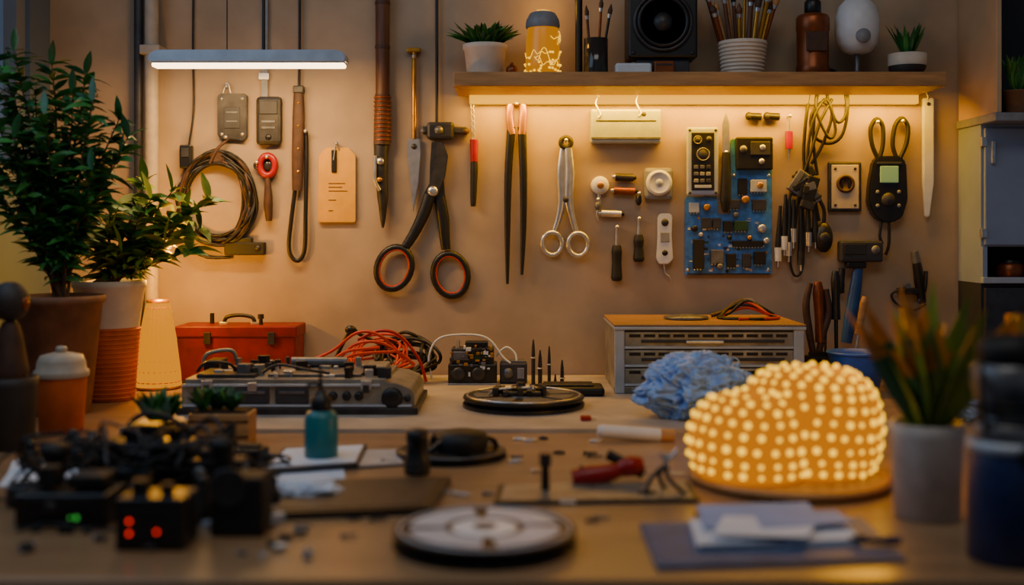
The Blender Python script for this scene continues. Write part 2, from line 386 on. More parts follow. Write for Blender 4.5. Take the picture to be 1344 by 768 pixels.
c=W().tube([(392,-60,7),(392,60,7),(391,116,7)],1.8,RUB);d=W().box(384,112,398,122,1,WD,DK,1.5)
e=hook(W(),401,172)
thing('leather_strap_tool','long brown leather sheath with a looped black strap','strap',[('sheath',a),('loop_strap',b),('cord',c),('clip',d),('hook',e)])
a=W()
for k in range(16):
    cx=283+R(-4,4);cy=263+R(-4,4);rx=R(38,52);ry=R(46,62);o=R(0,6)
    a.tube([(cx+rx*math.cos(t)+R(-1,1),cy+ry*math.sin(t)+R(-1,1),3+R(-6,6)) for t in [2*math.pi*i/16 for i in range(16)]],R(1.7,2.4),RUB if k%4 else LEA,closed=True,sub=3,seg=6)
a.tube([(250,222,0),(238,260,0),(232,300,2),(262,335,4),(300,338,6)],2,RUB)
b=W();
for k in range(5):b.ring(283+k*1.2,201+k*2,3,9,5,1.6,LEA)
b.tube([(275,215,0),(285,195,2),(297,183,5),(295,175,8)],2.2,LEA);hook(b,296,180)
thing('coiled_cable','thick coil of dark brown cable hung on a nail','cable coil',[('coil',a),('tie',b)])
m=W().box(294,318,347,335,0,WD,MBLK,1.5);m.box(298,312,330,319,2,WD,BLK,1);m.lathe(338,326,0,[(4,0),(3,2),(0,2)],DK,'y',12)
thing('wall_bracket','small black bracket screwed to the wall','bracket',m)
a=W().ring(350,217,5,10,13,4.5,RED);b=W().tube([(350,232,5),(351,255,5),(351,270,5),(352,290,5)],4,LEA,rs=[3,5.5,6,4],seg=12)
c=hook(W(),350,206);c.lathe(350,217,8,[(7,0),(5,2),(0,2)],GLASS,'y')
thing('inspection_lens','small red ringed hand lens with a brown handle','hand lens',[('lens_frame',a),('handle',b),('hook',c)])
a=W().ring(337,217,5,4,4,1.8,DK);hook(a,337,213);thing('small_ring','tiny dark metal ring hung on a nail','ring',a)
a=W().poly([(417,204),(427,193),(456,193),(466,204),(466,290),(464,292),(418,292),(416,290)],7,10,TAG,.6)
b=W().box(434,196,441,226,4.5,7,BLK,2);hook(b,441,188,2);b.tube([(437,210,4),(441,186,4),(444,196,6)],.9,STEEL)
c=W()
for y,x1 in((240,452),(245,448),(250,455),(262,440),(276,436)):c.box(430,y,x1,y+1.1,6.5,7,WOODD,0)
thing('hanging_tag','amber-yellow wooden tag plate with faint printed lines','tag',[('plate',a),('hanger',b),('printed_lines',c)])
a=W().cyl((502,-60,1),(502,130,1),9.5,9,WOODD,20);a.cyl((502,2,1),(502,6,1),10,10,LEA);a.cyl((502,60,1),(502,64,1),10,10,LEA)
b=W().cyl((502,124,1),(501,190,1),10,11,LEA,20)
for k in range(11):b.ring(502,128+k*5.6,1,10.4,10.4,1.5,COP,'z',6,20)
c=W().tube([(500,188,2),(500,225,2),(502,262,3),(502,299,4)],9,DK,rs=[10,9,7,1.5],seg=12);c.tube([(494,205,-8),(493,235,-8),(499,250,-6)],2.4,STEEL);c.lathe(500,212,-7,[(5,0),(4,3),(0,3)],STEEL,'y',12);c.lathe(499,236,-6,[(3.5,0),(3,3),(0,3)],BRASS,'y',12)
thing('pole_tool','long brown pole with wrapped grip and dark metal point','pole tool',[('pole',a),('wrapped_grip',b),('metal_head',c)])
a=W().box(533,62,552,68,2,11,BRASS,1.5);a.cyl((543,66,6),(543,182,6),3,3,BRASS,12);
b=W().poly([(535,182),(551,182),(552,200),(549,238),(542,279),(538,238),(534,200)],4,9,STEEL,.8);b.lathe(543,192,4,[(4,0),(3,2),(0,2)],DK,'y',12)
c=hook(W(),543,74)
thing('chisel','thin brass-shafted chisel with a steel blade','chisel',[('shaft',a),('blade',b),('hook',c)])
cl=W().box(553,166,614,175,0,WD,DK,2,rot=1);cl.box(560,160,596,183,-2,WD,DK,4);cl.ell(610,172,4,6,5,5,LEA);cl.ell(555,172,4,4,4,5,GUN);cl.lathe(576,171,-2,[(6,0),(5,3),(0,4)],GUN,'y',16)
cd=W().cyl((573,-60,6),(573,162,6),2,2,RUB,8)
b1=W().poly([(573,186),(581,186),(588,205),(584,232),(574,258),(560,262),(556,254),(566,236)],1,5,DK,.8)
b2=W().poly([(566,186),(573,186),(582,232),(584,262),(572,266),(563,250),(564,214)],5,9,DK,.8)
pv=W().lathe(568,251,1,[(7,0),(6,2.5),(3,3.4),(0,3.4)],STEEL,'y',18)
def hand(pts,rs,cx,cy,rx,ry,tilt,d):
    h=W().tube(pts,5,BLK,rs=rs,seg=12,fl=.6)
    P=[];
    for i in range(24):
        t=2*math.pi*i/24;x=rx*math.cos(t);y=ry*math.sin(t);P.append((cx+x*math.cos(tilt)-y*math.sin(tilt),cy+x*math.sin(tilt)+y*math.cos(tilt),d))
    h.tube(P,4.6,BLK,closed=True,sub=1,seg=10,fl=.9)
    g=W().tube([(cx+(x-cx)*.86,cy+(y-cy)*.88,d-2) for x,y,_ in P],1.3,ORG,closed=True,sub=1,seg=8)
    return h,g
h1,g1=hand([(564,256,3),(556,280,3),(544,305,3),(532,324,3)],[8,8,7,6],517,352,22,28,.35,3)
h2,g2=hand([(576,258,7),(581,285,7),(583,310,7),(585,328,7)],[8,8,7,6],591,361,22,28,-.2,7)
thing('large_scissors','large black-handled shears with orange inner grips','scissors',[('clamp',cl),('cord',cd),('blade',b1),('blade',b2),('pivot_screw',pv),('handle',h1,[('grip_ring',g1,'orange inner grip')]),('handle',h2,[('grip_ring',g2,'orange inner grip')])])
a=W().cyl((622,183,6),(622,212,6),5.5,5,RED,14);b=W().tube([(622,210,6),(622,225,6),(621,262,6),(621,271,6)],4,MBLK,rs=[4.5,5,4,3],seg=12)
c=W();
for k in range(8):c.ring(619+k*.3,122+k*8,6,2,4.6,.8,STEEL,seg=5,n=12)
hook(c,619,116)
thing('screwdriver','red-topped dark screwdriver hanging on a chain','screwdriver',[('handle',a),('shaft',b),('chain',c)])
a=W().tube([(672,176,6),(669,158,6),(669,144,6),(672,132,6),(678,127,6),(684,132,6),(687,144,6),(686,158,6),(685,176,6)],5.4,BRASS,seg=12,fl=.8);a.ell(678,132,6,8,6,5,BRASS)
b=W().tube([(671,166,6),(667,230,6),(666,300,6),(666,373,6)],4,BLK,rs=[5.6,5,4,1.8],seg=10,fl=.7)
c=W().tube([(685,166,6),(687,230,6),(687,300,6),(685,361,6)],4,BLK,rs=[5.6,5,4,1.8],seg=10,fl=.7)
d=hook(W(),678,136,-2)
thing('long_tweezers','long black tweezers with a rounded brass spring head','tweezers',[('spring_head',a),('arm',b),('arm',c),('hook',d)])
a=W().ring(743,187,4,6.5,6.5,3.5,DK);hook(a,743,184)
b=W().tube([(740,194,6),(737,225,6),(738,262,6),(734,285,6),(728,304,6)],3.5,STEEL,rs=[5,6.4,6,4.4,3.4],fl=.6,seg=12);b.ring(725,320,6,13,15,3.2,STEEL)
c=W().tube([(746,194,3),(748,225,3),(747,262,3),(751,285,3),(756,304,3)],3.5,STEEL,rs=[5,6.4,6,4.4,3.4],fl=.6,seg=12);c.ring(759,321,3,13,15,3.2,STEEL)
d=W().lathe(743,262,1,[(4,0),(3,2),(0,2)],DK,'y')
thing('small_shears','silver shears with ring handles and closed blades','shears',[('eyelet',a),('handle',b),('handle',c),('joint',d)])
a=W().box(775,143,868,188,-2,WD,BOXG,3);a.box(782,158,861,159.5,-2.6,-1.5,DGRY,0);a.box(776,180,867,183,-3,-1.5,GUN,.3);a.ell(845,150,-2,3,3,1.5,DGRY)
b=hook(W(),785,126);b.tube([(785,126,1),(782,136,0),(788,150,-3),(785,155,-3)],1.2,STEEL);hook(b,838,122);b.tube([(838,122,1),(835,134,0),(841,148,-3),(838,153,-3)],1.2,STEEL)
thing('junction_box','grey-white metal rectangular box hanging from two wire hooks','box',[('body',a),('hook',b)])
m=W().lathe(788,243,WD,[(12,0),(12,8),(10,12),(5,14),(0,14)],WHT,'y');m.lathe(788,243,-1,[(5,0),(4,2),(0,2)],BRASS,'y')
m.cyl((787,254,6),(787,268,6),2.5,2.5,STEEL,10)
thing('knob','round white knob fixed to the wall','knob',m)
a=W().box(846,220,884,262,2,WD,GRY,6);b=W().lathe(865,240,2,[(17,0),(17,4),(14,6),(13,6),(12,4.5),(0,4.5)],WHT,'y');b.lathe(865,240,-3,[(5,0),(4,2),(0,2)],LGRY,'y')
thing('thermostat','white round dial thermostat on a grey base','thermostat',[('base',a),('dial',b)])
for x0,x1,y,mt,lb in((808,832,232,DK,'dark'),(806,834,250,COP,'copper'),(790,816,280,STEEL,'silver')):
    m=W().cyl((x0,y,7),(x1,y+1,7),5,5,mt,14);m.cyl((x0-4,y,7),(x0,y,7),2.5,3.5,STEEL,10);m.cyl((x1,y+1,7),(x1+4,y+1,7),3.5,2,BLK,10);m.box((x0+x1)/2-2,y-3,(x0+x1)/2+2,y+3,7,WD,DK,.5)
    thing('capacitor',f'small {lb} cylindrical component clipped to the wall','component',m)
m=W().tube([(784,262,7),(788,270,7),(784,280,8),(786,290,9)],1.5,STEEL);m.ell(785,270,6,4,6,4,GUN);hook(m,785,262)
thing('small_chain_fitting','small metal fitting hanging under a knob','fitting',m)
m=W().ell(839,262,6,4,8,5,BLK);m.cyl((839,252,6),(839,258,6),2,3,STEEL,10);hook(m,839,254);thing('small_plug','tiny black plug hanging on the wall','plug',m)
for x,y0,y1,y2 in((810,296,322,369),(839,285,308,344)):
    a=W().tube([(x,y1,6),(x,y1+8,6),(x,(y1+y2)/2,6),(x,y2-4,6),(x,y2,6)],6,MBLK,rs=[5,7,6,7.5,5],seg=12)
    b=W().cyl((x,y0,6),(x,y1+2,6),1.4,2.4,STEEL,10);c=hook(W(),x,y0+2)
    thing('stubby_screwdriver','short screwdriver with black handle on a nail','screwdriver',[('handle',a),('shaft',b),('hook',c)],'short screwdrivers on the wall')
a=W().poly([(864,284),(868,280),(880,280),(883,284),(882,310),(884,340),(878,347),(866,347),(862,340),(864,312)],2,WD,WHT,1.2)
a.lathe(873,292,2,[(5,0),(4,2),(0,2)],DGRY,'y',14);a.box(867,305,879,318,1,3,GRY,1);a.lathe(873,332,2,[(4,0),(3,1.5),(0,1.5)],BLK,'y',12)
b=W().tube([(872,346,6),(874,358,6),(880,364,5),(882,370,6)],1,STEEL)
thing('remote_fob','small white remote fob with buttons and a chain','remote',[('body',a),('chain',b)])
a=W().box(901,167,943,257,-3,4,BOXG,6,seg=3);b=W().box(907,174,937,250,-4,-2,BLK,4)
c=W();
for x,y,r in((915,184,5),(930,183,4),(922,203,8)):c.lathe(x,y,-4,[(r,0),(r-1,2),(0,2)],DGRY,'y',16)
c.ring(922,203,-5.5,8,8,1,GUN);c.ring(915,184,-5.5,5,5,.8,GUN)
for y in(217,226,235):
    for x in(910,918,926):c.box(x,y,x+6,y+5,-5.5,-3.5,rnd.choice([DGRY,GRY,GUN]),.8)
c.box(911,243,933,247,-5,-3.5,LGRY,.5)
for x,y in((905,171),(939,171),(905,253),(939,253)):c.lathe(x,y,-3,[(2,0),(1.5,1),(0,1)],DK,'y',10)
c.cyl((922,250,4),(922,250,WD),3,3,DK,8);c.cyl((922,175,4),(922,175,WD),3,3,DK,8)
thing('instrument_panel','silver-framed black handheld panel with knobs and keys','control panel',[('frame',a),('panel',b),('controls',c)])
a=W().poly([(953,147),(957,162),(958,205),(948,205),(948,162)],-1,1.5,STEEL,.5);b=W().tube([(953,200,0),(953,230,0),(952,262,0),(952,279,0)],6,MBLK,rs=[5,6.5,7,3],seg=12,fl=.7);c=hook(W(),953,200)
thing('craft_knife','steel-bladed knife with black handle pointing up','knife',[('blade',a),('handle',b),('hook',c)])
a=W().box(966,180,1014,223,-4,6.5,BLK,2);b=W().box(984,186,1010,204,-5.5,-3.5,DGRY,1);c=W().lathe(975,196,-4,[(5,0),(4,3),(0,3)],GUN,'y',16);c.lathe(999,212,-4,[(4,0),(3,2),(0,2)],STEEL,'y',12)
b.ell(1000,194,-5,4,4,2,STEEL)
thing('switch_module','small black switch module with dials','module',[('body',a),('display',b),('knob',c)])
# PCB
a=W().poly([(900,262),(902,258),(944,258),(944,281),(960,281),(960,184),(962,182),(1015,182),(1015,360),(900,362)],7,10,BPCB,.4)
parts=[('board',a)]
for x0,y0,x1,y1,h,mt in((910,314,924,353,10,BLK),(921,286,934,300,7,DGRY),(936,286,946,300,7,DGRY),(950,290,962,304,7,BLK),(964,290,982,303,8,GPCB),(950,262,972,274,6,DGRY),(985,236,1006,252,9,LGRY),(988,262,1006,276,7,DGRY),(962,316,1002,324,6,BLK),(933,328,950,346,7,GUN),(954,333,966,351,8,BLK),(975,333,986,351,7,DGRY),(990,330,1005,347,9,BLK),(905,266,918,279,7,LGRY),(969,234,981,255,7,BLK)):
    c=W().box(x0,y0,x1,y1,7-h,7.5,mt,.7)
    n=int((x1-x0)//4)
    for k in range(n):c.box(x0+2+k*4,y1,x0+3.2+k*4,y1+2,5.5,7.5,STEEL,0)
    parts.append(('chip',c))
for x,y,r,h in((1000,300,5.5,10),(1006,316,4,9),(978,262,5,11),(928,272,4.5,8),(912,300,4,8),(945,350,4,9),(997,243,4,12),(920,308,3,7),(958,312,3,7),(984,312,3,8),(966,282,3.5,7)):
    parts.append(('capacitor',W().lathe(x,y,7,[(r,-.4),(r,h),(r-1,h+1),(0,h+.6)],rnd.choice([STEEL,GUN,BLK,BRASS]),'y',14)))
sc=W()
for x,y in((904,355),(1010,355),(1010,230),(965,230)):sc.lathe(x,y,7,[(2.6,0),(2,1.4),(0,1.4)],STEEL,'y',10)
for k in range(60):
    x=R(903,1005);y=R(284,356);w_=R(1.5,7);sc.box(x,y,x+w_,y+R(1,3.5),6.0,7.4,rnd.choice([STEEL,WHT,DGRY,BRASS,GPCB]),0)
sc.box(903,359,1012,361,6.5,7.5,DGRY,0)
for k in range(4):sc.cyl((906+k*34,300,9),(906+k*34,300,WD),2,2,STEEL,8)
parts.append(('solder_and_screws',sc))
thing('circuit_board','large blue circuit board with chips and capacitors on wall','circuit board',parts)
for x in(992,1016):
    m=W().cyl((x-7,152,5),(x+8,153,5),4.5,5,BLK,14);m.ell(x-8,152,5,5,5.5,5,DK);m.cyl((x,152,5),(x,152,WD),2,2,STEEL,8)
    thing('audio_plug','small black plug fixed to the wall under the shelf','plug',m,'black plugs on the wall')
a=W().cyl((1037,172,6),(1037,195,6),5,5,RED,14);b=W().cyl((1037,150,6),(1037,173,6),1,1.4,STEEL,8);b.cyl((1037,194,6),(1037,212,6),2,1,STEEL,8);hook(b,1037,152)
thing('test_probe','small red test probe hanging on a thin wire','probe',[('handle',a),('probe_tip',b)])
a=W()
a.tube([(1060,92,4),(1076,96,0),(1092,92,0),(1110,110,0),(1112,150,0),(1104,180,2),(1086,188,4),(1068,176,4),(1066,150,2),(1080,134,0),(1092,150,0),(1080,190,2),(1066,215,4)],2.2,RUB)
a.tube([(1072,90,3),(1064,120,2),(1058,160,2),(1056,200,4),(1058,235,5)],2.2,RUB)
a.tube([(1080,90,0),(1086,130,-2),(1098,160,-2),(1110,150,0),(1108,120,0),(1090,100,0),(1074,120,0),(1068,180,2),(1074,230,4)],2.1,RUB)
a.tube([(1092,130,-1),(1076,160,-2),(1064,200,-2),(1052,235,1),(1040,250,3),(1032,290,4)],2,RUB)
a.tube([(1078,95,-2),(1070,140,-3),(1086,180,-3),(1096,170,-2),(1084,130,-3),(1066,160,-3),(1060,210,0),(1068,250,2),(1076,290,3)],2,RUB)
a.tube([(1050,250,4),(1044,300,3),(1038,340,4),(1044,362,4),(1054,352,4),(1056,300,4),(1052,250,4)],1.7,RUB)
hook(a,1078,96,-3);a.cyl((1078,98,WD),(1078,98,-2),2,2,RUB,8)
b=W();
for i in range(24):b.box(1036+R(0,34),222+R(0,44),1044+R(0,36),232+R(0,44),R(-6,0),R(3,8),rnd.choice([BLK,MBLK,DK,GUN]),1.5,rot=R(-40,40))
c=[]
for x,y0,y1,mt in((1030,255,310,WHT),(1042,262,300,STEEL),(1062,262,305,STEEL),(1022,270,325,WHT),(1071,262,300,BLK),(1052,262,330,DK),(1036,262,318,STEEL)):
    q=W().cyl((x+(x-1052)*-.1,y0,3),(x,y1,3),2,4,BLK,12);q.cyl((x,y1,3),(x,y1+18,3),5,4.5,mt,12);q.cyl((x,y1+18,3),(x,y1+26,3),1.8,1.5,STEEL,8);c.append(('connector',q))
d=W().ell(1082,312,3,12,20,8,BLK);d.tube([(1074,258,2),(1082,275,2),(1082,295,3)],2.5,BLK);d.lathe(1082,312,-4,[(7,0),(6,2),(0,1)],DGRY,'y',16)
thing('cable_bundle','tangle of black cables with metal connectors on a hook','cables',[('cables',a),('knot',b),('earpiece',d)]+c)
a=W().box(1089,212,1133,278,6,WD,DK,2);a.box(1093,216,1129,274,5,7,CREAM,1)
b=W().lathe(1111,241,5,[(12,0),(12,2),(9,3),(8,1),(0,1)],LEA,'y');b.box(1105,236,1108,246,2.5,5,BLK,0);b.box(1114,236,1117,246,2.5,5,BLK,0)
for x,y in((1098,221),(1124,221),(1098,269),(1124,269)):b.lathe(x,y,5,[(2,0),(1.4,1.2),(0,1.2)],DK,'y',10)
thing('socket_plate','square dark-edged beige socket plate on the wall','socket',[('plate',a),('socket',b)])
a=W().poly([(1146,212),(1152,205),(1182,205),(1189,214),(1191,262),(1184,285),(1172,292),(1158,292),(1147,284),(1139,266),(1141,240)],-3,WD,BLK,2)
b=W().box(1154,218,1178,240,-5,-2,SCR,1);b.box(1150,213,1182,216,-5,-2,DGRY,.5)
c=W().lathe(1165,262,-3,[(9,0),(8,3),(0,3)],DGRY,'y');
for x in(1151,1179):
    for y in(252,270):c.ell(x,y,-3,2.5,2.5,1.5,GRY)
d=W();d.tube([(1153,207,4),(1146,190,4),(1144,168,4),(1152,156,4),(1160,166,4),(1160,190,4),(1156,206,4)],3,MBLK);d.tube([(1178,207,4),(1173,190,4),(1176,165,4),(1185,155,4),(1193,166,4),(1191,188,4),(1183,207,4)],3,MBLK)
hook(d,1152,160);hook(d,1185,159)
e=W().tube([(1158,292,4),(1156,310,4),(1160,320,5)],2,BLK);e.tube([(1168,292,4),(1168,320,4),(1164,335,5)],2,BLK)
thing('multimeter','black handheld meter with pale green screen and straps','multimeter',[('body',a),('screen',b,'pale green screen'),('dial',c),('strap',d),('lead',e)])
a=W().poly([(1213,128),(1228,128),(1228,240),(1222,285),(1216,285),(1213,240)],4,10,WHT,1.5);b=hook(W(),1216,118);b.tube([(1216,118,4),(1219,125,4),(1220,132,5)],1.2,STEEL)
b.lathe(1220,136,4,[(2.5,0),(2,1.5),(0,1.5)],DK,'y',10)
thing('white_ruler_blade','long white plastic blade hanging from a hook','scraper',[('blade',a),('hook',b)])
a=W().box(1101,316,1157,344,-8,10,DGRY,3);a.box(1106,320,1134,334,-9.5,-7,GLASS,1);a.lathe(1147,328,-8,[(6,0),(5,2),(0,2)],GUN,'y',14);a.box(1110,344,1136,352,-6,8,BLK,2);a.cyl((1128,330,8),(1128,330,WD),3,3,DK,10)
b=W().tube([(1127,350,1),(1123,380,1),(1117,415,1),(1111,450,1)],8,BLUH,rs=[6,8,8.5,7],seg=14,fl=.7)
c=W().tube([(1106,352,2),(1104,375,2),(1106,385,2)],3,BLK,rs=[4,5,3],seg=10)
thing('mallet','dark-headed mallet with blue handle hanging on the wall','mallet',[('head',a),('handle',b,'blue handle'),('claw',c)])
a=W().tube([(1200,332,0),(1204,350,0),(1207,370,2),(1212,398,4)],6,BLK,rs=[4,6,6.5,5],seg=12);a.box(1180,378,1212,387,-2,WD,BLK,2);a.lathe(1192,376,4,[(4,-4),(4,4)],GUN,'y');a.cyl((1200,330,0),(1203,345,0),5,6,GUN,12);a.tube([(1216,356,2),(1214,380,2),(1206,398,2)],3,DK)
b=W().tube([(1182,380,4),(1172,388,6),(1180,400,6),(1200,408,6),(1218,400,6)],1.6,RUB)
thing('wall_clamp','black clamp tool with a steel tip on a wall bar','clamp',[('body',a),('cord',b)])
# ---------------- cabinet right
CY=2.27
def C():return M(Y=CY)
CAB=mat('cabinet_paint',(132,146,172),.5,.1,.08,10,.05);CABD=mat('cabinet_inside',(34,36,44),.7,0,.2,10,.05);CABW=mat('cabinet_side_panel',(184,152,116),.7,0,.1,10,.1)
ew=(2.395-CY)/(CY/F)
fl_=H+(ZC)/(CY/F)
a=C();a.box(1290,-500,1297,152,-42,ew,CABW,1);a.box(1297,-500,1480,152,ew-6,ew,CABD,0);a.box(1474,-500,1480,152,-42,ew-6,CAB,0);a.box(1297,-500,1474,-490,-42,ew-6,CAB,0)
b=C().box(1287,152,1482,163,-46,ew,GRY,1.5)
c=C();c.box(1290,163,1480,324,6,ew,CAB,0);c.box(1290,372,1480,fl_,6,ew,CABD,0);c.box(1290,324,1296,372,0,ew,CAB,0);c.box(1296,324,1480,372,ew-8,ew,CABD,0);c.box(1474,324,1480,372,6,ew-8,CAB,0)
d=C().box(1293,168,1478,322,0,6,CAB,1.5);e=C();e.box(1300,185,1305,215,-5,0,STEEL,1)
e2=C();
for y in(180,300):e2.box(1288,y,1295,y+12,-2,6,STEEL,.5)
g=C().box(1289,364,1482,372,-3,6,LGRY,1)
h_=C().box(1293,378,1478,fl_-20,0,6,DGRY,1.5)
thing('storage_cabinet','tall blue-grey storage cabinet with open niches and beige side','cabinet',[('upper_frame',a),('ledge',b),('body',c),('door',d,[('handle',e),('hinge',e2)]),('shelf_edge',g),('door',h_,'dark lower door')])
zc_=ZC+(300-152)*CY/F+.001
p=M(Y=2.23,zb=zc_);B=p.B;p.lathe(1346,B,24,[(14,0),(20,30),(22,32),(18,32)],POTD);f=M(Y=2.23,zb=zc_);foliage(f,1346,B-32,24,100,50,10,[LEAFD,LEAF],2.2,.7,.1,6)
for v in f.v:v.y=min(v.y,70);v.x=max(v.x,1322)
thing('potted_plant','dark leafy plant in a small dark pot inside the cabinet','potted plant',[('pot',p),('foliage',f)])
zn=ZC+(300-372)*CY/F+.0005
a=M(Y=2.295,zb=zn);B=a.B;a.lathe(1334,B,20,[(15,0),(17,2),(17,22),(14,25)],COP);b=M(Y=2.295,zb=zn).lathe(1334,B,20,[(15,25),(15,31),(0,32)],BLK)
thing('jar','amber glass jar with a dark lid in the cabinet niche','jar',[('body',a),('lid',b)])
# ---------------- desk rear
def D(base):return M(base=base,zb=ZB)
def T(base):return M(base=base,zb=ZT)
a=D(500).box(232,440,388,500,0,62,DRED,2);b=D(500).box(230,428,390,443,-2,64,DRED,2)
c=D(500).tube([(287,428,30),(290,419,30),(307,416,30),(324,419,30),(328,428,30)],2.6,BLK);c.box(281,425,292,429,26,34,STEEL,.5);c.box(323,425,334,429,26,34,STEEL,.5)
d=D(500)
for x in(268,352):d.box(x,436,x+9,452,-4,-1,DK,.6)
d.cyl((268,428,40),(268,414,40),3,3,BLK,10);d.cyl((338,428,20),(338,418,20),3,2,BLK,10);d.cyl((338,420,20),(338,414,20),4,4,DK,10)
thing('toolbox','dark red metal toolbox with a black carrying handle','toolbox',[('body',a),('lid',b),('handle',c),('latch',d)])
a=D(545);a.poly([(236,540),(236,508),(242,503),(500,503),(520,505),(538,512),(543,522),(543,540)],8,170,MACH,1)
a.box(230,536,548,545,2,176,DK,1);a.box(240,499,505,504,10,168,MACH,.6)
b=D(545);
for x0,x1 in((252,300),(306,352),(360,404)):
    b.box(x0,510,x1,531,5,9,DGRY,1.5)
    b.box(x0+5,514,x1-5,518,3.5,6,GUN,.5)
b.box(238,505,498,508,4,9,LGRY,.4);b.box(238,532,540,535,4,9,LGRY,.4)
for x in(330,): b.box(x-6,503,x+6,514,2,8,STEEL,.6)
for x in(270,480):b.box(x-7,500,x+7,512,2,9,STEEL,.6);b.box(x-4,506,x+4,516,0,4,DK,.5)
for x in(418,436,454,470):b.lathe(x,521,8,[(6,0),(6,3),(4,5),(0,5)],BLK,'y',16)
b.lathe(514,524,8,[(14,0),(14,3),(11,5),(6,6),(0,6)],BLK,'y',24);b.lathe(534,524,9,[(5,0),(5,3),(0,3)],DK,'y',14)
c=D(545);c.box(252,494,330,500,20,90,DK,1);c.box(345,495,470,500,30,140,GUN,1);c.box(240,486,262,500,100,150,BLK,2);c.cyl((300,488,60),(300,500,60),8,10,BLK);c.cyl((362,488,110),(440,488,110),7,7,GUN,16);c.box(470,488,500,500,60,120,MACH,2);c.cyl((320,480,120),(320,500,120),9,9,BLK)
for k in range(48):
    x=R(245,495);dd_=R(14,150);w_=R(4,18);c.box(x,R(482,495),x+w_,500,dd_,dd_+R(6,18),rnd.choice([BLK,DK,GUN,LGRY,MACH,STEEL]),1,yaw=R(-20,20))
c.tube([(250,492,30),(262,480,34),(290,482,40),(300,492,44)],2.2,BLK);c.tube([(235,497,120),(240,478,120),(272,474,130),(280,492,130)],3,MACH);c.tube([(340,492,20),(360,482,26),(400,488,20),(430,492,16)],2,BLK)
thing('metal_machine','low worn grey metal machine case with latches, knobs and hardware','machine',[('housing',a),('front_panel',b),('top_fittings',c)])
def tangle(Y0base,cx,cy,d,rx,ry,rd,n,k,r,mt):
    m=D(Y0base)
    for i in range(n):
        o=R(0,6.3);P=[]
        ax=R(.55,1);az=R(.2,1)
        for j in range(k):
            t=o+j*6.283/k
            P.append((cx+rx*ax*math.cos(t)+R(-6,6),min(m.B-r-.5,cy-ry*az*math.sin(t)*.9+R(-4,4)+ry*(1-az)*.6),d+rd*math.sin(t+R(-.4,.4))*R(.5,1)))
        m.tube(P,r,mt,closed=True,sub=5,seg=6)
    return m
a=tangle(506,530,468,34,42,30,36,12,10,2.3,RUB);a.tube([(430,500,10),(440,470,10),(455,440,10),(462,432,12),(470,440,14),(500,455,20)],2.6,BLK);a.ell(458,434,12,7,6,6,BLK)
thing('black_cable_pile','pile of looped black cables on the work board','cables',a)
a=tangle(506,494,468,26,50,28,30,8,9,1.8,ORG)
a.tube([(530,470,-5),(500,440,-8),(470,436,-8),(440,458,-6),(415,470,-8),(392,476,-10)],2,ORG);a.tube([(545,478,-5),(505,450,-12),(470,450,-12),(448,468,-12),(430,478,-14),(396,478,-14)],2,ORG);a.tube([(560,500,-10),(550,470,-8),(525,440,-6),(498,434,-4),(470,446,-4)],2,RED)
a.tube([(500,455,-14),(460,458,-30),(440,470,-50),(420,478,-70),(412,490,-90)],2,ORG);a.tube([(520,460,-14),(470,462,-34),(444,474,-60),(430,482,-80),(424,490,-96)],2,ORG)
thing('orange_cable_pile','tangled orange-red cables spilling over the grey machine','cables',a)
a=D(505);a.box(588,478,652,505,0,40,BLK,2);a.box(592,458,648,479,6,38,DGRY,1.5);a.box(610,450,640,459,10,34,BLK,1)
b=D(505);b.lathe(602,491,0,[(9,0),(9,3),(6,4),(0,4)],DK,'y');b.lathe(628,491,0,[(9,0),(9,3),(6,4),(0,4)],DK,'y');b.box(594,462,616,474,4,7,GUN,1);b.box(622,463,642,473,4,7,GPCB,1);b.cyl((600,458,16),(600,448,16),3,3,STEEL,10);b.box(588,503,652,505,-4,0,GRY,.3)
for k in range(40):
    x=R(588,644);y=R(450,490);b.box(x,y,x+R(2,7),y+R(2,6),-1,12,rnd.choice([BLK,DK,GUN,BRASS,WHT]),.4)
c=D(505).tube([(566,500,14),(562,470,14),(575,446,16),(610,441,20),(640,446,16),(660,470,12),(670,478,10)],1.4,WHT);c.tube([(650,470,20),(664,458,20),(676,466,18),(678,478,14)],1.4,WHT)
thing('amplifier_module','black stacked electronics module with round fans and dials','electronics',[('housing',a),('dials',b),('white_cable',c,'thin white looping cable')])
a=D(504).box(656,477,692,503.5,0,30,DGRY,2);b=D(504).lathe(667,490,0,[(7,0),(6,3),(0,3)],GUN,'y',16);b.box(679,483,688,497,-1.5,1,GRY,.5);b.box(658,474,690,478,3,26,GUN,.5)
thing('control_box','small dark box with a steel knob','control box',[('body',a),('front_panel',b)])
for x,y0,r in((700,446,2.6),(709,460,2.8),(721,455,2.2),(729,492,2.5),(738,473,2.6)):
    m=D(509);m.cyl((x,509,5),(x,505,5),5,5,DK,12);m.tube([(x,506,5),(x,y0+22,5),(x,y0+10,5),(x,y0,5)],r,DK,rs=[r,r,r*.8,.8],seg=8,sub=1)
    m.ring(x,y0+24,5,r+.6,r+.6,1,STEEL,'z',6,12)
    thing('drill_bit','slim dark drill bit standing upright on the board','drill bit',m,'upright drill bits')
a=D(521);a.box(706,509,794,521,0,50,MBLK,4);a.box(714,506,780,510,8,42,BLK,1)
thing('flat_case','flat black case lying behind the reel','case',a)
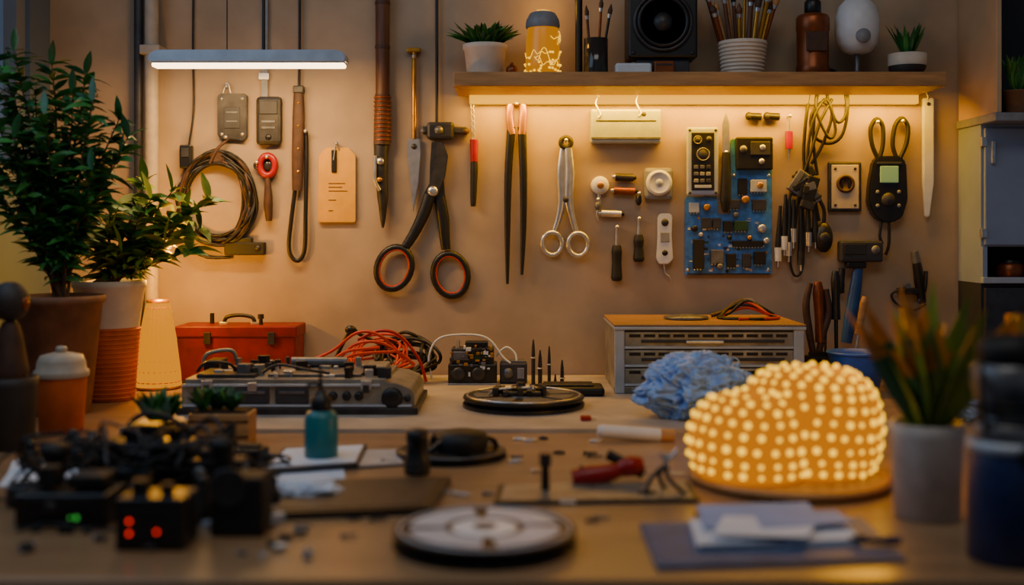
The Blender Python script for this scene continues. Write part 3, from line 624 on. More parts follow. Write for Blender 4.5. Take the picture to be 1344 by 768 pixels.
def reel(mk,cx,base,r,t,sp,wm,hm,fr=.76,rim=None):
    S_=mk(base);c=S_.B
    a=mk(base);a.lathe(cx,c,r,[(r,0),(r+.5,t*.2),(r,t*.35)],BLK,seg=64);a.lathe(cx,c,r,[(r*.8,t*.35),(r*.8,t*.7)],MBLK,seg=48);a.lathe(cx,c,r,[(r-1,t*.7),(r,t*.8),(r-1,t)],BLK,seg=64)
    b=mk(base)
    for k in range(sp):
        b.sector(cx,c-t,r,r*.44,r*.82,k*6.283/sp+.2,k*6.283/sp+.2+6.283/sp*fr,r*.012+.4,wm)
    b.ring(cx,c-t-.6,r,r*.93,r*.93,1.6,rim or GUN,'z',6,64)
    h=mk(base);h.lathe(cx,c-t,r,[(r*.36,0),(r*.36,1.2),(r*.32,2),(r*.12,2)],hm);h.lathe(cx,c-t,r,[(r*.13,0),(r*.13,2.6),(r*.1,3),(0,3)],BLK)
    return a,b,h
a,b,h=reel(D,688,546,84,15,7,GUN,GUN,.76,STEEL)
k=D(546);c_=k.B-17.2
k.box(660,c_-6,712,c_,60,90,DK,2);k.cyl((684,c_-16,80),(684,c_-5,80),6,9,BLK);k.tube([(640,c_-2,60),(655,c_-8,70),(700,c_-9,75),(722,c_-2,90)],2,STEEL);k.cyl((700,c_-13,72),(700,c_-4,72),4,5,STEEL)
for q in range(16):
    x=R(645,716);k.box(x,c_-R(4,14),x+R(4,10),c_,R(50,80),R(84,100),rnd.choice([BLK,DK,MBLK,GUN]),1,yaw=R(-20,20))
thing('tape_reel','flat dark reel with a small mechanism on top','reel',[('flange',a),('top_plate',b),('hub',h),('mechanism',k)])
m=D(553).box(762,546,776,553,0,10,RED,2);m.cyl((776,550,5),(783,550,5),2,1,STEEL,8);thing('red_clip','tiny red clip on the work board','clip',m)
a=T(581).cyl((790,568,10),(870,574,10),9,9,WHT,20);a.cyl((868,574,10),(886,575,10),9.3,9,WOOD,20)
a.cyl((785,567.6,10),(791,568,10),7,9,WHT)
thing('wooden_roll','pale cylindrical stick with a wooden end on the bench','stick',a)
# drawer box
a=D(517);dz=170
a.box(809,432,1055,517,6,dz,DGRY,1);a.box(807,432,820,517,0,10,LGRY,1.5);a.box(1042,432,1056,517,0,10,LGRY,1.5);a.box(807,508,1056,517,1,10,MACH,1);a.box(808,432,810,517,4,dz,MACH,0)
t_=D(517).box(806,426,1058,429,-1,dz+2,WOODM,.8);t_.box(806,429,1058,433,-2,dz+2,LGRY,.8)
dr=[]
for y,hh in((436,22),(460,22),(484,23)):
    q=D(517).box(820,y,1042,y+hh,2,8,MACH,1);q.box(820,y+hh-3,1042,y+hh,0,3,LGRY,.4)
    for k in range(11):q.box(826+k*19.3,y+3,841+k*19.3,y+7,1.2,3,MBLK,.3)
    hd=D(517).box(900,y+11,950,y+15,-3,2,STEEL,1);hd2=D(517).box(842,y+10,1030,y+14,-.5,2,DGRY,.6)
    dr.append(('drawer',q,[('handle',hd),('label_holder',hd2)]))
thing('drawer_cabinet','wide worn metal drawer cabinet with a thin wooden lid','drawer unit',[('body',a),('lid',t_)]+dr)
zd=ZC-(426-300)*D(517).Y/F
m=M(Y=2.2,zb=zd);B=m.B;m.lathe(905,B,30,[(28,0),(30,1.5),(29,4),(14,4.5),(12,6),(4,6)],GUN,seg=40)
thing('metal_disc','round grey metal disc on the drawer cabinet','disc',m)
m=M(Y=2.2,zb=zd);B=m.B
for q in range(5):
    m.tube([(950+R(-4,4),B-2.5,20+R(0,10)),(965,B-6-R(0,14),30+R(-10,20)),(990,B-14-R(0,12),40),(1015,B-6,30+R(-10,20)),(1028,B-2.5,20+R(0,30)),(1005,B-2.5,R(0,10)),(970,B-2.5,R(0,10))],2,ORG if q%2 else RUB,closed=q%2==0)
thing('orange_cable','small loop of orange cable on the drawer cabinet','cable',m)
m=M(Y=2.2,zb=zd);m.tube([(942,B-3,50),(958,B-8,50),(976,B-20,52),(988,B-24,52)],2.6,LEA);m.tube([(946,B-3,66),(968,B-10,66),(988,B-24,60)],2.6,BLK);m.poly([(986,B-26),(998,B-26),(1002,B-22),(988,B-20)],48,56,STEEL,.5);m.cyl((998,B-22,60),(1030,B-3,62),2.5,2.5,BLK)
thing('pliers','pair of slim pliers lying among orange cable','pliers',m)
# crumpled cloths
def blob(mk,base,cx,rx,ry,rd,mt,mt2,seed,amp=.25,ns=12):
    m=mk(base);B=m.B;bm=bmesh.new();bmesh.ops.create_icosphere(bm,subdivisions=6,radius=1)
    def kf(n):
        v=n+.35*Vector((noise.noise(n*3+Vector((seed,9,1))),noise.noise(n*3+Vector((5,seed,2))),noise.noise(n*3+Vector((1,2,seed)))))
        return 1+amp*noise.noise(n*2.2+Vector((seed,0,0)))+.2*(.5-2*abs(noise.noise(v*3+Vector((seed,3,0)))))+.06*(.5-2*abs(noise.noise(v*8)))
    for v in bm.verts:
        n=v.co.normalized();k=kf(n)
        v.co=Vector((cx+n.x*rx*k,rd+n.y*rd*k,max(-B+.5,-B+ry*.8+n.z*ry*k)))
    bm.verts.index_update();m.add([v.co.copy() for v in bm.verts],[[v.index for v in f.verts] for f in bm.faces],mt,True);bm.free()
    for i in range(ns):
        n=Vector((R(-1,1),R(-1,1),R(-.4,1))).normalized();st=Vector((R(-1,1),R(-1,1),R(-1,1)))*.3;P=[]
        for j in range(6):
            k=kf(n)*R(.98,1.04);P.append((cx+n.x*rx*k,min(B-1.5,B-(ry*.8+n.z*ry*k)),rd+n.y*rd*k))
            n=(n+st*.5).normalized()
        m.tube(P,R(.4,.8),mt2,sub=3,seg=5)
    return m
thing('blue_cloth','crumpled light-blue mesh cleaning cloth','cloth',blob(D,556,922,74,46,48,BLUC,BLUN,3,ns=60))
thing('blue_cloth','crumpled blue cloth beside a thick bottle','cloth',blob(T,556,1276,46,30,36,BLUC,BLUN,9,ns=10))
thing('crumpled_paper','crumpled pale paper beside the black devices','paper',blob(T,662,398,42,13,34,PAP,PAP,5,ns=0))
a=T(520);a.lathe(1137,520,38,[(24,0),(27,2),(36,38),(39,50),(40,54),(37,54),(34,40),(24,5),(0,4)],BLU);b=T(520).ring(1137,467,38,39.5,39.5,2,BLU,'z',8,36)
thing('blue_bowl','deep blue plastic bowl on the bench','bowl',[('bowl',a),('rim',b)])
a=T(508);a.box(1062,468,1152,508,0,26,MBLK,2);a.box(1062,476,1152,480,-1.5,1,DK,.5);a.box(1062,462,1152,469,1,4,BLK,.5)
thing('tool_rack','low black rack holding upright hand tools','rack',a)
def up(name,label,cat,x,xt,yt,hm,sm_,r,d,y1=None):
    y1=y1 or yt+45
    k=(y1-yt)/(462-yt);xm=xt+(x-xt)*k
    a=T(508).tube([(xt,yt,d),(xt+(xm-xt)*.2,yt+(y1-yt)*.2,d),(xt+(xm-xt)*.6,yt+(y1-yt)*.6,d),(xm,y1,d)],r,hm,rs=[r*.7,r*1.1,r*.9,r],seg=12)
    b=T(508).cyl((xm,y1,d),(x,468,d),r*.45,r*.4,sm_,10)
    thing(name,label,cat,[('handle',a),('shaft',b)])
up('screwdriver','tall dark screwdriver standing in the rack','screwdriver',1100,1099,356,BLK,BLK,6,8,420)
up('awl','slim dark tool standing in the rack','tool',1088,1090,380,BLK,DK,4,18,420)
up('scraper','orange-brown wooden handled tool in the rack','tool',1080,1076,370,COP,WOODD,7,10,450)
a=T(508).tube([(1066,372,8),(1060,400,8),(1064,435,8),(1070,468,8)],4,LEA,rs=[3.5,5,5,4]);b=T(508).tube([(1086,380,8),(1090,410,8),(1082,440,8),(1076,468,8)],4,LEA,rs=[3.5,5,5,4])
thing('pliers','brown-handled pliers standing in the rack','pliers',[('handle',a),('handle',b)])
up('chisel','light wooden chisel leaning in the rack','chisel',1126,1140,390,WOOD,STEEL,5,14,440)
# ---------------- left plants
def stemplant(mk,base,x0,y0,d0,tips,L,Wd,mts,step,start,sr):
    st=mk(base);fo=mk(base)
    for tx,ty,td in tips:
        P=[]
        for i in range(6):
            t=i/5;P.append((x0+R(-8,8)*(1-t)+(tx-x0)*t**1.4+R(-3,3),y0+(ty-y0)*t,d0+(td-d0)*t**1.3))
        st.tube(P,sr,STEM,rs=[sr,sr*.9,sr*.8,sr*.7,sr*.5,sr*.3],seg=6,sub=3)
        Ln=math.dist(P[0],P[-1]);n=int(Ln/step)
        for i in range(int(n*start),n+1):
            t=i/n*5;k=min(4,int(t));u=t-k;c=[P[k][j]*(1-u)+P[k+1][j]*u for j in range(3)]
            for q in range(rnd.choice([2,3,3])):
                an=R(0,6.28);dr=Vector((math.cos(an),math.sin(an),R(-.1,.9)))
                fo.leaf(Vector((c[0],c[2],-c[1])),dr,L*R(.6,1.15),Wd*R(.8,1.2),rnd.choice(mts),R(.1,.45),4)
        fo.leaf(Vector((P[-1][0],P[-1][2],-P[-1][1])),Vector((R(-.3,.3),R(-.3,.3),1)),L,Wd,mts[0],.1)
    return st,fo
a=T(550);a.lathe(60,550,46,[(38,0),(40,4),(55,148),(59,150),(60,160),(56,160),(52,150)],POTD,seg=40);so=T(550).lathe(60,550,46,[(52,146),(52,147)],SOIL)
st,fo=stemplant(T,550,60,402,46,[(2,62,30),(40,75,70),(78,118,40),(112,130,20),(138,200,50),(-10,150,60),(-35,120,20),(20,180,0),(118,225,10),(-25,240,20),(55,190,90),(95,260,20),(10,110,80),(145,175,70),(-40,200,70),(30,250,5),(90,90,60),(60,150,0),(130,150,80),(100,200,90),(-20,80,60),(15,210,90)],38,11,[LEAFD,LEAF,LEAF],7,.28,2.6)
thing('potted_tree','tall bushy dark-green plant in a brown clay pot','potted plant',[('pot',a),('soil',so),('stems',st),('foliage',fo)])
a=T(530);a.lathe(130,530,38,[(39,98),(46,150),(48,152),(48,160),(44,160),(42,148)],POTW,seg=40);b=T(530);
b.lathe(130,530,38,[(31,0),(33,2),(40,96),(39,98)],TERRA,seg=40)
for k in range(16):b.ring(130,525-k*6,38,33+k*.46,33+k*.46,1.4,TERRA,'z',6,32)
so=T(530).lathe(130,530,38,[(42,150),(42,151)],SOIL)
st,fo=stemplant(T,530,130,382,38,[(190,262,20),(235,285,30),(268,262,30),(170,240,60),(145,300,0),(215,320,10),(110,310,20),(190,310,60),(250,300,50),(125,280,50),(210,250,60),(160,330,0),(235,330,40)],44,14,[LEAFY,LEAF,LEAFY],8,.28,2.2)
thing('potted_plant','leafy green plant in a white and terracotta pot','potted plant',[('pot',a,[('ribbed_base',b,'ribbed terracotta base')]),('soil',so),('stems',st),('foliage',fo)])
a=T(514);a.lathe(198,514,30,[(30,4),(29,20),(23,70),(16,110),(14,117)],EPLT,seg=96,flute=.03,nf=24,cap=False)
for k in range(8):a.ring(198,504-k*14,30,29.6-k*1.95,29.6-k*1.95,.7,TERRA,'z',5,32)
b=T(514).lathe(198,514,30,[(27,0),(29,1),(29,4),(0,4)],BRASS);c=T(514).lathe(198,514,30,[(15,115),(15,119),(2,120)],BRASS)
thing('table_lamp','small cone lamp with glowing pleated paper shade','table lamp',[('lamp_shade',a,'glowing pleated shade'),('base',b),('top_ring',c)])
a=T(572);a.lathe(68,572,32,[(26,0),(28,2),(32,60),(33,70),(33,76)],TERRA,seg=36);b=T(572);b.lathe(68,572,32,[(35,74),(36,78),(35,82),(32,84),(31,94),(27,102),(12,106),(0,107)],CREAM,seg=36);b.lathe(68,572,32,[(6,106),(8,110),(6,114),(0,115)],CREAM)
thing('lidded_jar','terracotta jar with a cream domed lid','jar',[('body',a),('lid',b,'cream lid')])
a=T(595);a.lathe(0,595,34,[(27,0),(29,3),(33,80),(34,84),(34,96),(28,96),(27,70)],POTB,seg=36)
thing('clay_cup','dark brown clay cup on the bench','cup',a)
a=T(595);a.tube([(0,523,34),(-2,490,34),(-2,445,34),(-2,425,34)],14,LEA,rs=[20,24,16,9],seg=16);b=T(595).ell(-2,398,34,25,27,25,POTB);b.ell(-20,400,18,6,9,5,DK);b.ell(20,400,30,5,9,8,COP)
thing('wooden_figurine','dark brown rounded figurine standing in a clay cup','figurine',[('body',a),('head',b)])
a=T(588);a.box(246,544,326,588,0,50,WOOD,2);a.box(246,552,326,555,-1,1,WOODD,0);a.box(246,572,326,575,-1,1,WOODD,0);so=T(588).box(250,541.5,322,544,4,46,SOIL,.5)
f=T(588)
for x,d in((262,18),(280,30),(300,20),(272,38),(255,34)):foliage(f,x,542,d,24,32,10,[LEAFD,LEAF],1,.7,.05,4)
thing('planter_box','wooden planter box with small green succulents','planter',[('box',a),('soil',so),('foliage',f)])
a=T(598).lathe(200,598,24,[(16,0),(22,34),(24,36),(20,36),(19,32)],POTB);f=T(598);foliage(f,200,564,24,90,54,13,[LEAF,LEAFD],1.1,.7,.05,7)
thing('potted_succulent','small spiky green succulent in a dark pot','potted plant',[('pot',a),('foliage',f)])
a=T(612);a.lathe(418,612,22,[(20,0),(22,2),(22.5,40),(22,60),(18,68),(10,72)],TEAL);b=T(612);b.lathe(418,612,22,[(13,68),(14,72),(13,86),(8,90),(5,98)],BLK);b.cyl((418,515,22),(416,480,22),3,1.2,BLK,10);b.tube([(418,512,22),(410,506,20),(400,508,16)],2.5,BLK)
thing('squeeze_bottle','teal plastic bottle with a black nozzle cap','bottle',[('body',a),('nozzle',b)])
# ---------------- mid table
a,b,h=reel(T,588,614,76,9,5,DK,DK);k=T(614);c_=k.B-9.5
k.lathe(603,c_,66,[(34,0),(36,10),(34,24),(20,28),(0,29)],MBLK);k.tube([(560,c_-3,40),(590,c_-20,50),(640,c_-16,70),(650,c_-3,90)],4,BLK);k.box(560,c_-22,590,c_,60,90,BLK,3)
thing('cable_reel','dark flat reel with a black puck on top','reel',[('flange',a),('top_plate',b),('hub',h),('puck',k)])
a=T(626);a.lathe(546,626,17,[(16,0),(17,3),(17,20),(14,24),(14,44),(15,46),(14,58),(10,60),(0,60)],BLK)
for k in range(4):a.ring(546,620-k*4,17,17.3,17.3,1,DK,'z',6,24)
thing('camera_lens','short black cylindrical lens standing upright','lens',a)
def tablet(name,label,cat,pts,t,mt,mt2,inset=.08):
    a=T(600).sheet(pts,t,mt);cx=sum(p[0] for p in pts)/4;cy=sum(p[1] for p in pts)/4
    q=[(x+(cx-x)*inset*2,y+(cy-y)*inset*3) for x,y in pts];b=T(600).sheet(q,.0008,mt2,t)
    return thing(name,label,cat,[('body',a),('top_face',b)])
tablet('tablet','black flat tablet lying on the bench',"tablet",[(350,684),(565,676),(592,634),(400,638)],.008,BLK,DK,.05)
tablet('notebook','dark notebook with pale cover on the bench','notebook',[(345,625),(470,616),(482,590),(372,596)],.008,DGRY,PAP,.04)
tablet('metal_sheet','thin silver metal sheet lying on the bench','metal sheet',[(440,618),(530,612),(526,592),(470,594)],.003,GUN,LGRY,.02)
tablet('tray','thin dark metal tray on the bench','tray',[(648,664),(918,660),(905,636),(655,640)],.004,DK,MACH,.03)
def papers(label,pts,n,mt):
    for k in range(n):
        pp=[(x+R(-5,5),y+R(-2,2)) for x,y in pts];thing('paper_sheet',label,'paper',T(640).sheet(pp,.0009,mt,.001*k),'loose paper sheets')
papers('loose pale paper sheet on the bench',[(333,668),(452,650),(446,612),(350,622)],1,PAP)
papers('bluish-white paper sheet under black devices',[(0,640),(130,632),(150,598),(20,604)],2,PAP)
papers('bluish-white paper sheet beside black devices',[(150,612),(250,606),(240,592),(165,596)],1,PAP)
a=T(650);a.cyl((716,650,9),(716,645,9),11,11,BLK);a.cyl((716,646,9),(716,612,9),6,5,BLK);a.cyl((716,613,9),(716,597,9),8,8,DK);thing('push_post','small black post standing on a round foot','post',a)
a=T(642);a.tube([(752,632,14),(775,628,14),(800,624,16),(815,621,18)],12,RED,rs=[12,14,12,9],seg=14);b=T(642).tube([(815,621,18),(830,616,20),(846,614,22)],8,RED,rs=[10,14,9],seg=14);b.cyl((800,604,40),(848,628,30),7,8,MBLK,14)
c=T(642).ring(764,630,14,2,14.5,2,BLK)
thing('hand_drill','red and black hand tool lying on the bench','hand tool',[('grip',a),('head',b),('collar',c)])
a=T(655);
for x,y,d in((846,654,0),(905,654,4),(880,654,40)):a.tube([(878,612,16),(868+(x-878)*.4,630,16+(d-16)*.5),(x,y,d)],3,DK)
a.cyl((878,615,16),(878,598,16),5,4,STEEL,12);a.tube([(868,598,16),(878,606,14),(892,594,16)],3,STEEL);a.ell(850,650,8,14,5,8,BLK)
thing('mini_tripod','small dark metal tripod stand on the bench','tripod',a)
def screw(x,b_,k):
    m=T(b_);r=R(2.2,3.6);m.cyl((x,b_-r,0),(x+R(10,20),b_-r,R(-8,8)),r*.6,r*.5,k,8);m.cyl((x-3,b_-r,0),(x,b_-r,0),r,r,k,10)
    thing('screw','small loose metal screw on the bench','screw',m,'loose screws on the bench')
for q in range(34):screw(R(380,930),R(590,715),rnd.choice([STEEL,STEEL,DK,GUN]))
for q in range(14):
    b_=R(574,690);x=R(430,900);m=T(b_);m.ring(x,b_-1.5,6,R(5,9),R(5,9),1.5,rnd.choice([STEEL,DK]),'z',6,18);thing('washer','small round metal washer on the bench','washer',m,'loose washers on the bench')
# beaded lamp
def BM():return M(base=660,zb=ZT)
B=BM().B
a=BM();a.lathe(1066,B,128,[(128,0),(138,3),(142,9),(136,13)],WOOD,seg=56)
zl=13
LE=[(1098,138,B-zl-62,102,88,88,.58),(1006,96,B-zl-50,88,70,68,.6)]
PZ=.95
e=BM()
for cx,cd,cy,rx,rd,ry,PX in LE:e.ell(cx,cy,cd,rx,ry,rd,ESHL,48,30,PX,PZ)
e.v=[Vector(v) for v in e.v]
for i,v in enumerate(e.v):
    if v.z<-B+zl+.2:v.z=-B+zl+.2
bd=BM()
for q,(cx,cd,cy,rx,rd,ry,PX) in enumerate(LE):
    st_=18/ry;lats=[-.8+st_*i for i in range(int(2.34/st_)+1)]
    for li,ph0 in enumerate(lats):
        c0=math.cos(ph0)**PX;n=max(4,int(6.283*rx*c0/22))
        for k in range(n):
            t=6.283*(k+(li%2)*.5)/n+R(-.02,.02)
            ph=min(1.55,ph0+.06*math.sin(t*2+q)+R(-.015,.015));c_=math.cos(ph)**PX;s_=math.copysign(abs(math.sin(ph))**PZ,ph)
            x=cx+rx*c_*math.cos(t);d=cd+rd*c_*math.sin(t);y=cy-ry*s_
            if y>B-zl-4:continue
            o=LE[1-q];r2=(((x-o[0])/o[3])**2+((d-o[1])/o[4])**2)**.5;hh=abs(o[2]-y)/o[5]
            if hh<1 and r2<(max(0,1-hh**(2/PZ))**.5)**o[6]*1.02:continue
            z_=R(3.2,5.2)
            bd.ell(x,y,d,z_,z_,z_,EBED,10,6)
lampo=thing('beaded_lamp','glowing two-lobed amber lamp studded with bright beads','lamp',[('lamp_shell',e,'glowing amber shell'),('light_beads',bd,'bright round beads')])
for ch in lampo.children:
    if ch.name.startswith('light_beads'):ch['kind']='stuff'
thing('wooden_plate','round wooden plate under the beaded lamp','plate',a)
a,b,h=reel(T,633,751,131,24,4,SILD,SILV,.86,SILD)
thing('film_reel','large black and silver film reel lying flat','reel',[('flange',a),('top_plate',b),('hub',h)])
tablet('cutting_mat','blue-grey mat lying on the bench','mat',[(862,750),(1190,738),(1130,684),(840,692)],.004,MATB,MATB,.02)
def nb_(label,pts,z0,t,mt,mt2):
    a=M(base=720,zb=ZT).sheet(pts,t,mt,z0);b=M(base=720,zb=ZT).sheet([(x+(1030-x)*.02,y) for x,y in pts],t*.5,mt2,z0+t*.25)
    thing('notebook',label,'notebook',[('cover',a),('pages',b)])
nb_('white notebook with blue spine on the mat',[(915,730),(1130,722),(1100,690),(905,696)],.005,.006,PAP,NAVY)
nb_('pale blue folded paper pad on the mat',[(925,712),(1080,706),(1060,678),(915,682)],.0115,.004,PAPB,PAP)
for k,(pp,mt) in enumerate((([(935,724),(1060,728),(1075,702),(950,698)],PAP),([(1000,716),(1120,708),(1096,692),(990,698)],PAPB))):
    thing('paper_sheet','loose blue-white sheet on the notebooks','paper',M(base=720,zb=ZT).sheet(pp,.0008,mt,.0158+.001*k),'loose sheets on the notebooks')
m=M(base=728,zb=ZT);m.cyl((1130,710,10),(1186,714,14),6,6,NAVY,14);m.cyl((1118,709,9),(1130,710,10),2,6,BLK,14);m.cyl((1140,706,4),(1165,707,6),1.2,1.2,STEEL,8)
thing('marker_pen','dark blue marker pen on the mat','pen',m)
# front plant
a=T(690);a.lathe(1234,690,47,[(40,0),(43,3),(47,110),(48,128),(44,128),(42,118)],POTG,seg=40);so=T(690).lathe(1234,690,47,[(42,118),(42,119)],SOIL);f=T(690)
for k in range(60):
    t=R(0,6.283);sp=R(.08,.62);dr=Vector((math.cos(t)*sp,math.sin(t)*sp,1))
    f.leaf(Vector((1234+math.cos(t)*R(2,18),47+math.sin(t)*R(2,18),-574)),dr,R(110,212),R(24,38),rnd.choice([LEAFY,LEAFD,LEAFY,LEAF]),R(0,.1),6,tw=1.4,edge=rnd.choice([LEAFLIT,LEAFLIT,LEAFY]))
thing('potted_snake_plant','broad pointed-leaf plant with amber lamplight painted on its tips in a grey pot','potted plant',[('pot',a),('soil',so),('foliage',f)])
a=M(base=750,zb=ZT);a.lathe(1350,750,56,[(52,0),(56,4),(56,110),(54,150),(44,165)],NAVY,seg=40);b=M(base=750,zb=ZT).lathe(1350,750,56,[(48,160),(50,170),(50,186),(40,190),(40,210),(46,214),(46,226),(50,232),(50,262),(40,268)],GUN,seg=40)
b.lathe(1350,750,56,[(52,148),(57,152),(57,160),(50,164)],LGRY,seg=40)
c=M(base=750,zb=ZT);c.lathe(1350,750,56,[(38,266),(44,272),(44,292),(32,304),(0,306)],MBLK,seg=40)
for k in range(3):c.ring(1350,750-190-k*12,56,45,45,2.5,BLK,'z',8,36)
c.tube([(1310,478,50),(1300,500,30),(1300,540,24),(1306,572,30)],4,DK);c.lathe(1350,600,3,[(14,0),(12,6),(0,6)],DK,'y')
thing('thermos_bottle','thick navy canister with stacked metal collars and black cap','bottle',[('body',a),('collar',b),('cap',c)])
a=T(640);a.lathe(1345,640,24,[(20,0),(22,3),(22,150),(14,170),(12,190)],COP);b=T(640).lathe(1345,640,24,[(14,188),(15,200),(14,225),(0,228)],BRASS)
thing('amber_bottle','tall amber bottle with a brass cap','bottle',[('body',a),('cap',b)])
# ---------------- left foreground devices
def gadget(name,label,cat,base,x0,x1,top,dep,extra,mt=BLK):
    a=T(base);a.box(x0,top,x1,base,0,dep,mt,4);parts=[('body',a)];parts+=extra(lambda:T(base))
    thing(name,label,cat,parts)
def ex1(K):
    b=K().lathe(65,668,0,[(10,0),(9,4),(0,4)],DK,'y');b.box(30,655,120,658,-1,1,DGRY,0)
    c=K().lathe(100,680,0,[(3,0),(2,2),(0,2)],EGRN,'y',14);c.lathe(92,680,0,[(1.8,0),(1.2,2),(0,2)],EGRN,'y',14)
    d=K().cyl((50,645,40),(50,620,40),16,14,MBLK);d.box(80,630,130,646,20,70,MBLK,3);return [('knob',b),('indicator_light',c,'green indicator light'),('top_controls',d)]
gadget('power_supply','low black power unit with a green indicator','power supply',694,18,140,650,80,ex1)
def ex2(K):
    b=K().box(156,668,236,712,-2,1,MBLK,2);c=K()
    for x,y,r in((170,684,2.4),(170,700,2.4),(206,698,2.2)):c.lathe(x,y,-2,[(r,0),(r-1,3),(0,3)],EREDM,'y',14)
    d=K().cyl((175,655,30),(175,636,30),12,12,MBLK);d.cyl((212,655,26),(212,640,26),9,8,MBLK);return [('front_panel',b),('indicator_light',c,'red indicator light'),('knob',d)]
gadget('digital_timer','small black box with glowing red indicators','electronic timer',724,150,242,655,70,ex2)
def ex3(K):
    b=K().lathe(180,612,0,[(22,0),(22,10),(18,14),(17,12),(0,11)],DK,'y');c=K().box(160,560,205,586,10,40,BLK,3);c.cyl((225,588,20),(225,566,20),9,9,MBLK);return [('lens',b),('viewfinder',c)]
gadget('camera','black camera body with a round lens','camera',652,128,248,582,50,ex3)
def ex4(K):
    b=K();b.lathe(300,640,0,[(24,0),(26,2),(24,5)],DK,'y');b.cyl((290,628,30),(285,596,30),11,15,MBLK);b.ell(284,590,30,18,12,16,MBLK);return [('joystick',b)]
gadget('joystick_controller','black controller box with a short joystick','controller',706,275,345,628,60,ex4,MBLK)
a=T(670);a.lathe(60,670,30,[(26,0),(28,3),(26,20),(14,26),(12,60),(20,66),(20,80),(0,82)],MBLK);thing('microphone_stand','squat black stand with a round head','stand',a)
a=T(640);a.tube([(20,636,20),(60,600,30),(110,590,40),(170,600,30),(240,630,10),(300,600,30),(330,620,40),(360,632,40)],3,MBLK);a.tube([(120,636,30),(160,560,40),(200,552,40),(250,580,30),(290,634,20)],4,MBLK)
thing('black_cable','thick black cable looping over the devices','cable',a)
def ex5(K):
    b=K().box(258,592,300,606,6,34,DK,3);b.lathe(262,622,0,[(9,0),(8,4),(0,4)],GUN,'y');return [('controls',b)]
gadget('battery_pack','black battery pack with a steel dial','battery pack',664,248,318,605,40,ex5)
a=T(622);a.lathe(338,622,42,[(42,0),(44,3),(40,8),(24,9),(22,6),(0,6)],MBLK);a.ring(338,612,42,34,34,2,DK,'z');thing('round_dish','shallow round black dish on the bench','dish',a)
def canister(x,base,r,h,lab):
    a=T(base);a.lathe(x,base,r,[(r*.9,0),(r,2),(r,h*.5),(r*.8,h*.56),(r*.8,h*.9),(r*.6,h)],MBLK);b=T(base);b.lathe(x,base,r,[(r*.5,h),(r*.55,h+6),(r*.3,h+12),(0,h+12)],BLK)
    for k in range(3):b.ring(x,base-h*.2-k*5,r,r+.3,r+.3,1.2,DK,'z',6,20)
    thing('spool_canister',lab,'canister',[('body',a),('knob',b)],'black canisters among the devices')
for x,b_,r,h in((115,634,18,50),(232,626,20,58),(262,690,16,50),(90,616,14,38),(298,612,13,34),(352,664,12,36),(35,618,12,26)):
    canister(x,b_,r,h,'small ribbed black canister among black devices')
def adapter(x0,x1,top,base,dep,yaw,mt):
    a=T(base);a.box(x0,top,x1,base-1.5,2,dep,mt,4,yaw=yaw);a.box(x0+6,top-4,x1-6,top+1,dep*.3,dep*.7,MBLK,2,yaw=yaw);b=T(base);b.tube([(x1-4,base-12,dep*.5),(x1+14,base-20,dep*.5),(x1+30,base-10,dep*.4),(x1+44,base-4,dep*.2)],2.4,RUB)
    b.lathe((x0+x1)/2,(top+base)/2,0,[(7,-3),(7,2),(5,4),(0,4)],GUN,'y',14)
    thing('relay_box','small dark relay box with a trailing lead','electronics',[('body',a),('lead',b)],'small relay boxes among the devices')
for q in((60,112,590,618,40,12,BLK),(150,200,618,666,30,-10,BLK),(205,255,600,640,34,8,DGRY),(300,345,590,622,36,-14,BLK),(4,48,640,668,36,10,DGRY),(118,146,650,676,24,20,GRY),(222,244,632,650,20,-20,LGRY),(84,104,628,644,16,30,LGRY)):adapter(*q)
a=T(660)
for k in range(16):
    P=[];x=R(30,310);y_=R(590,650)
    for j in range(8):P.append((x+R(-55,65),min(a.B-3,y_+R(-40,34)),R(-20,60)))
    a.tube(P,R(1.6,3.2),rnd.choice([RUB,MBLK,DGRY]))
thing('wire_tangle','messy dark wires draped over the devices','cables',a)
for k in range(34):
    b_=R(640,735);x=R(15,400);m=T(b_);s_=R(5,12)
    if k%3==0:m.cyl((x,b_-s_*.5,0),(x+s_*R(1,2.4),b_-s_*.5,R(-6,10)),s_*.5,s_*R(.3,.5),rnd.choice([STEEL,DK,GUN]),12);m.cyl((x-3,b_-s_*.5,0),(x+1,b_-s_*.5,0),s_*.25,s_*.25,STEEL,8)
    else:m.box(x,b_-s_,x+s_*R(1,2),b_,0,s_*R(.8,1.6),rnd.choice([MBLK,BLK,DK,LGRY,WHT]),1.5,yaw=R(-40,40));m.cyl((x+s_*.5,b_-s_-2,s_*.5),(x+s_*.5,b_-s_+1,s_*.5),s_*.2,s_*.2,DK,8)
    thing('small_part','small loose part beside the black devices','part',m,'loose parts around the devices')
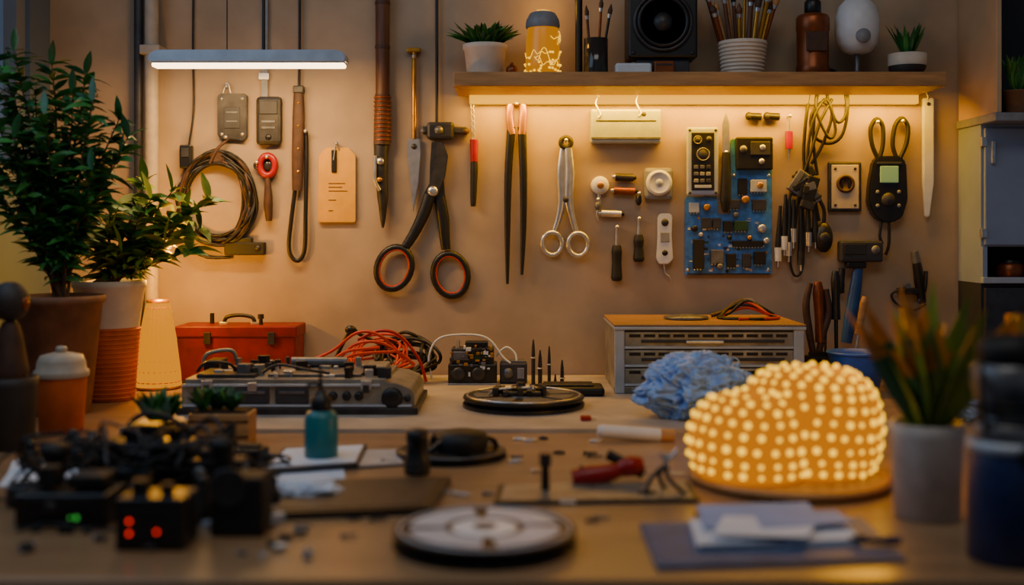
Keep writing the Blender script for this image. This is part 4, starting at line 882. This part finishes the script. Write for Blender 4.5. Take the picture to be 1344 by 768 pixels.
m=T(700);m.tube([(20,698,4),(60,690,10),(110,694,0),(150,699-3,0)],2,RUB);thing('loose_wire','loose dark wire on the bench','wire',m)
# ---------------- lights
def area(n,loc,rot,sx,sy,p,col):
    l=bpy.data.lights.new(n,'AREA');l.shape='RECTANGLE';l.size=sx;l.size_y=sy;l.energy=p;l.color=col
    o=bpy.data.objects.new(n,l);o.location=loc;o.rotation_euler=rot;bpy.context.scene.collection.objects.link(o);return o
def point(n,loc,p,col,r=.02):
    l=bpy.data.lights.new(n,'POINT');l.energy=p;l.color=col;l.shadow_soft_size=r
    o=bpy.data.objects.new(n,l);o.location=loc;bpy.context.scene.collection.objects.link(o);return o
def P(px,py,Y):return((px-672)*Y/F,Y,ZC-(py-H)*Y/F)
rad=math.radians
area('strip_light',(P(912,118,2.37)[0],2.345,1.332),(rad(20),0,0),.92,.03,5.2,(1,.47,.0))
area('pendant_light',P(328,92,2.2),(rad(15),0,0),.36,.03,2.8,(1,.58,.2))
point('lamp_bulb',P(215,352,2.2),3.4,(1,.4,.0),.02)
point('jar_bulb',P(713,5,2.33),.25,(1,.45,.01),.02)
point('beaded_glow',P(1140,430,1.42),1.6,(1,.42,.0),.05)
area('window_light',(-.9,1.4,1.7),(0,rad(-70),0),1.3,1.0,6.5,(.5,.72,1))
area('overhead_fill',(.1,.7,2.5),(rad(26),0,0),1.2,.7,8.5,(1,.93,.84))  # added soft fill from overhead, tilted to the wall; no lamp fixture there
wd=bpy.data.worlds.new('World');bpy.context.scene.world=wd;wd.use_nodes=True
wd.node_tree.nodes['Background'].inputs[0].default_value=(.55,.68,.9,1);wd.node_tree.nodes['Background'].inputs[1].default_value=.12
# ---------------- camera
cd=bpy.data.cameras.new('camera');cam=bpy.data.objects.new('camera',cd);bpy.context.scene.collection.objects.link(cam)
cam.location=(0,0,ZC);cam.rotation_euler=(math.pi/2,0,0);cd.sensor_width=36;cd.lens=36*F/1344;cd.shift_y=-84/1344
cd.clip_start=.05;cd.dof.use_dof=True;cd.dof.focus_distance=2.25;cd.dof.aperture_fstop=2.0
bpy.context.scene.camera=cam
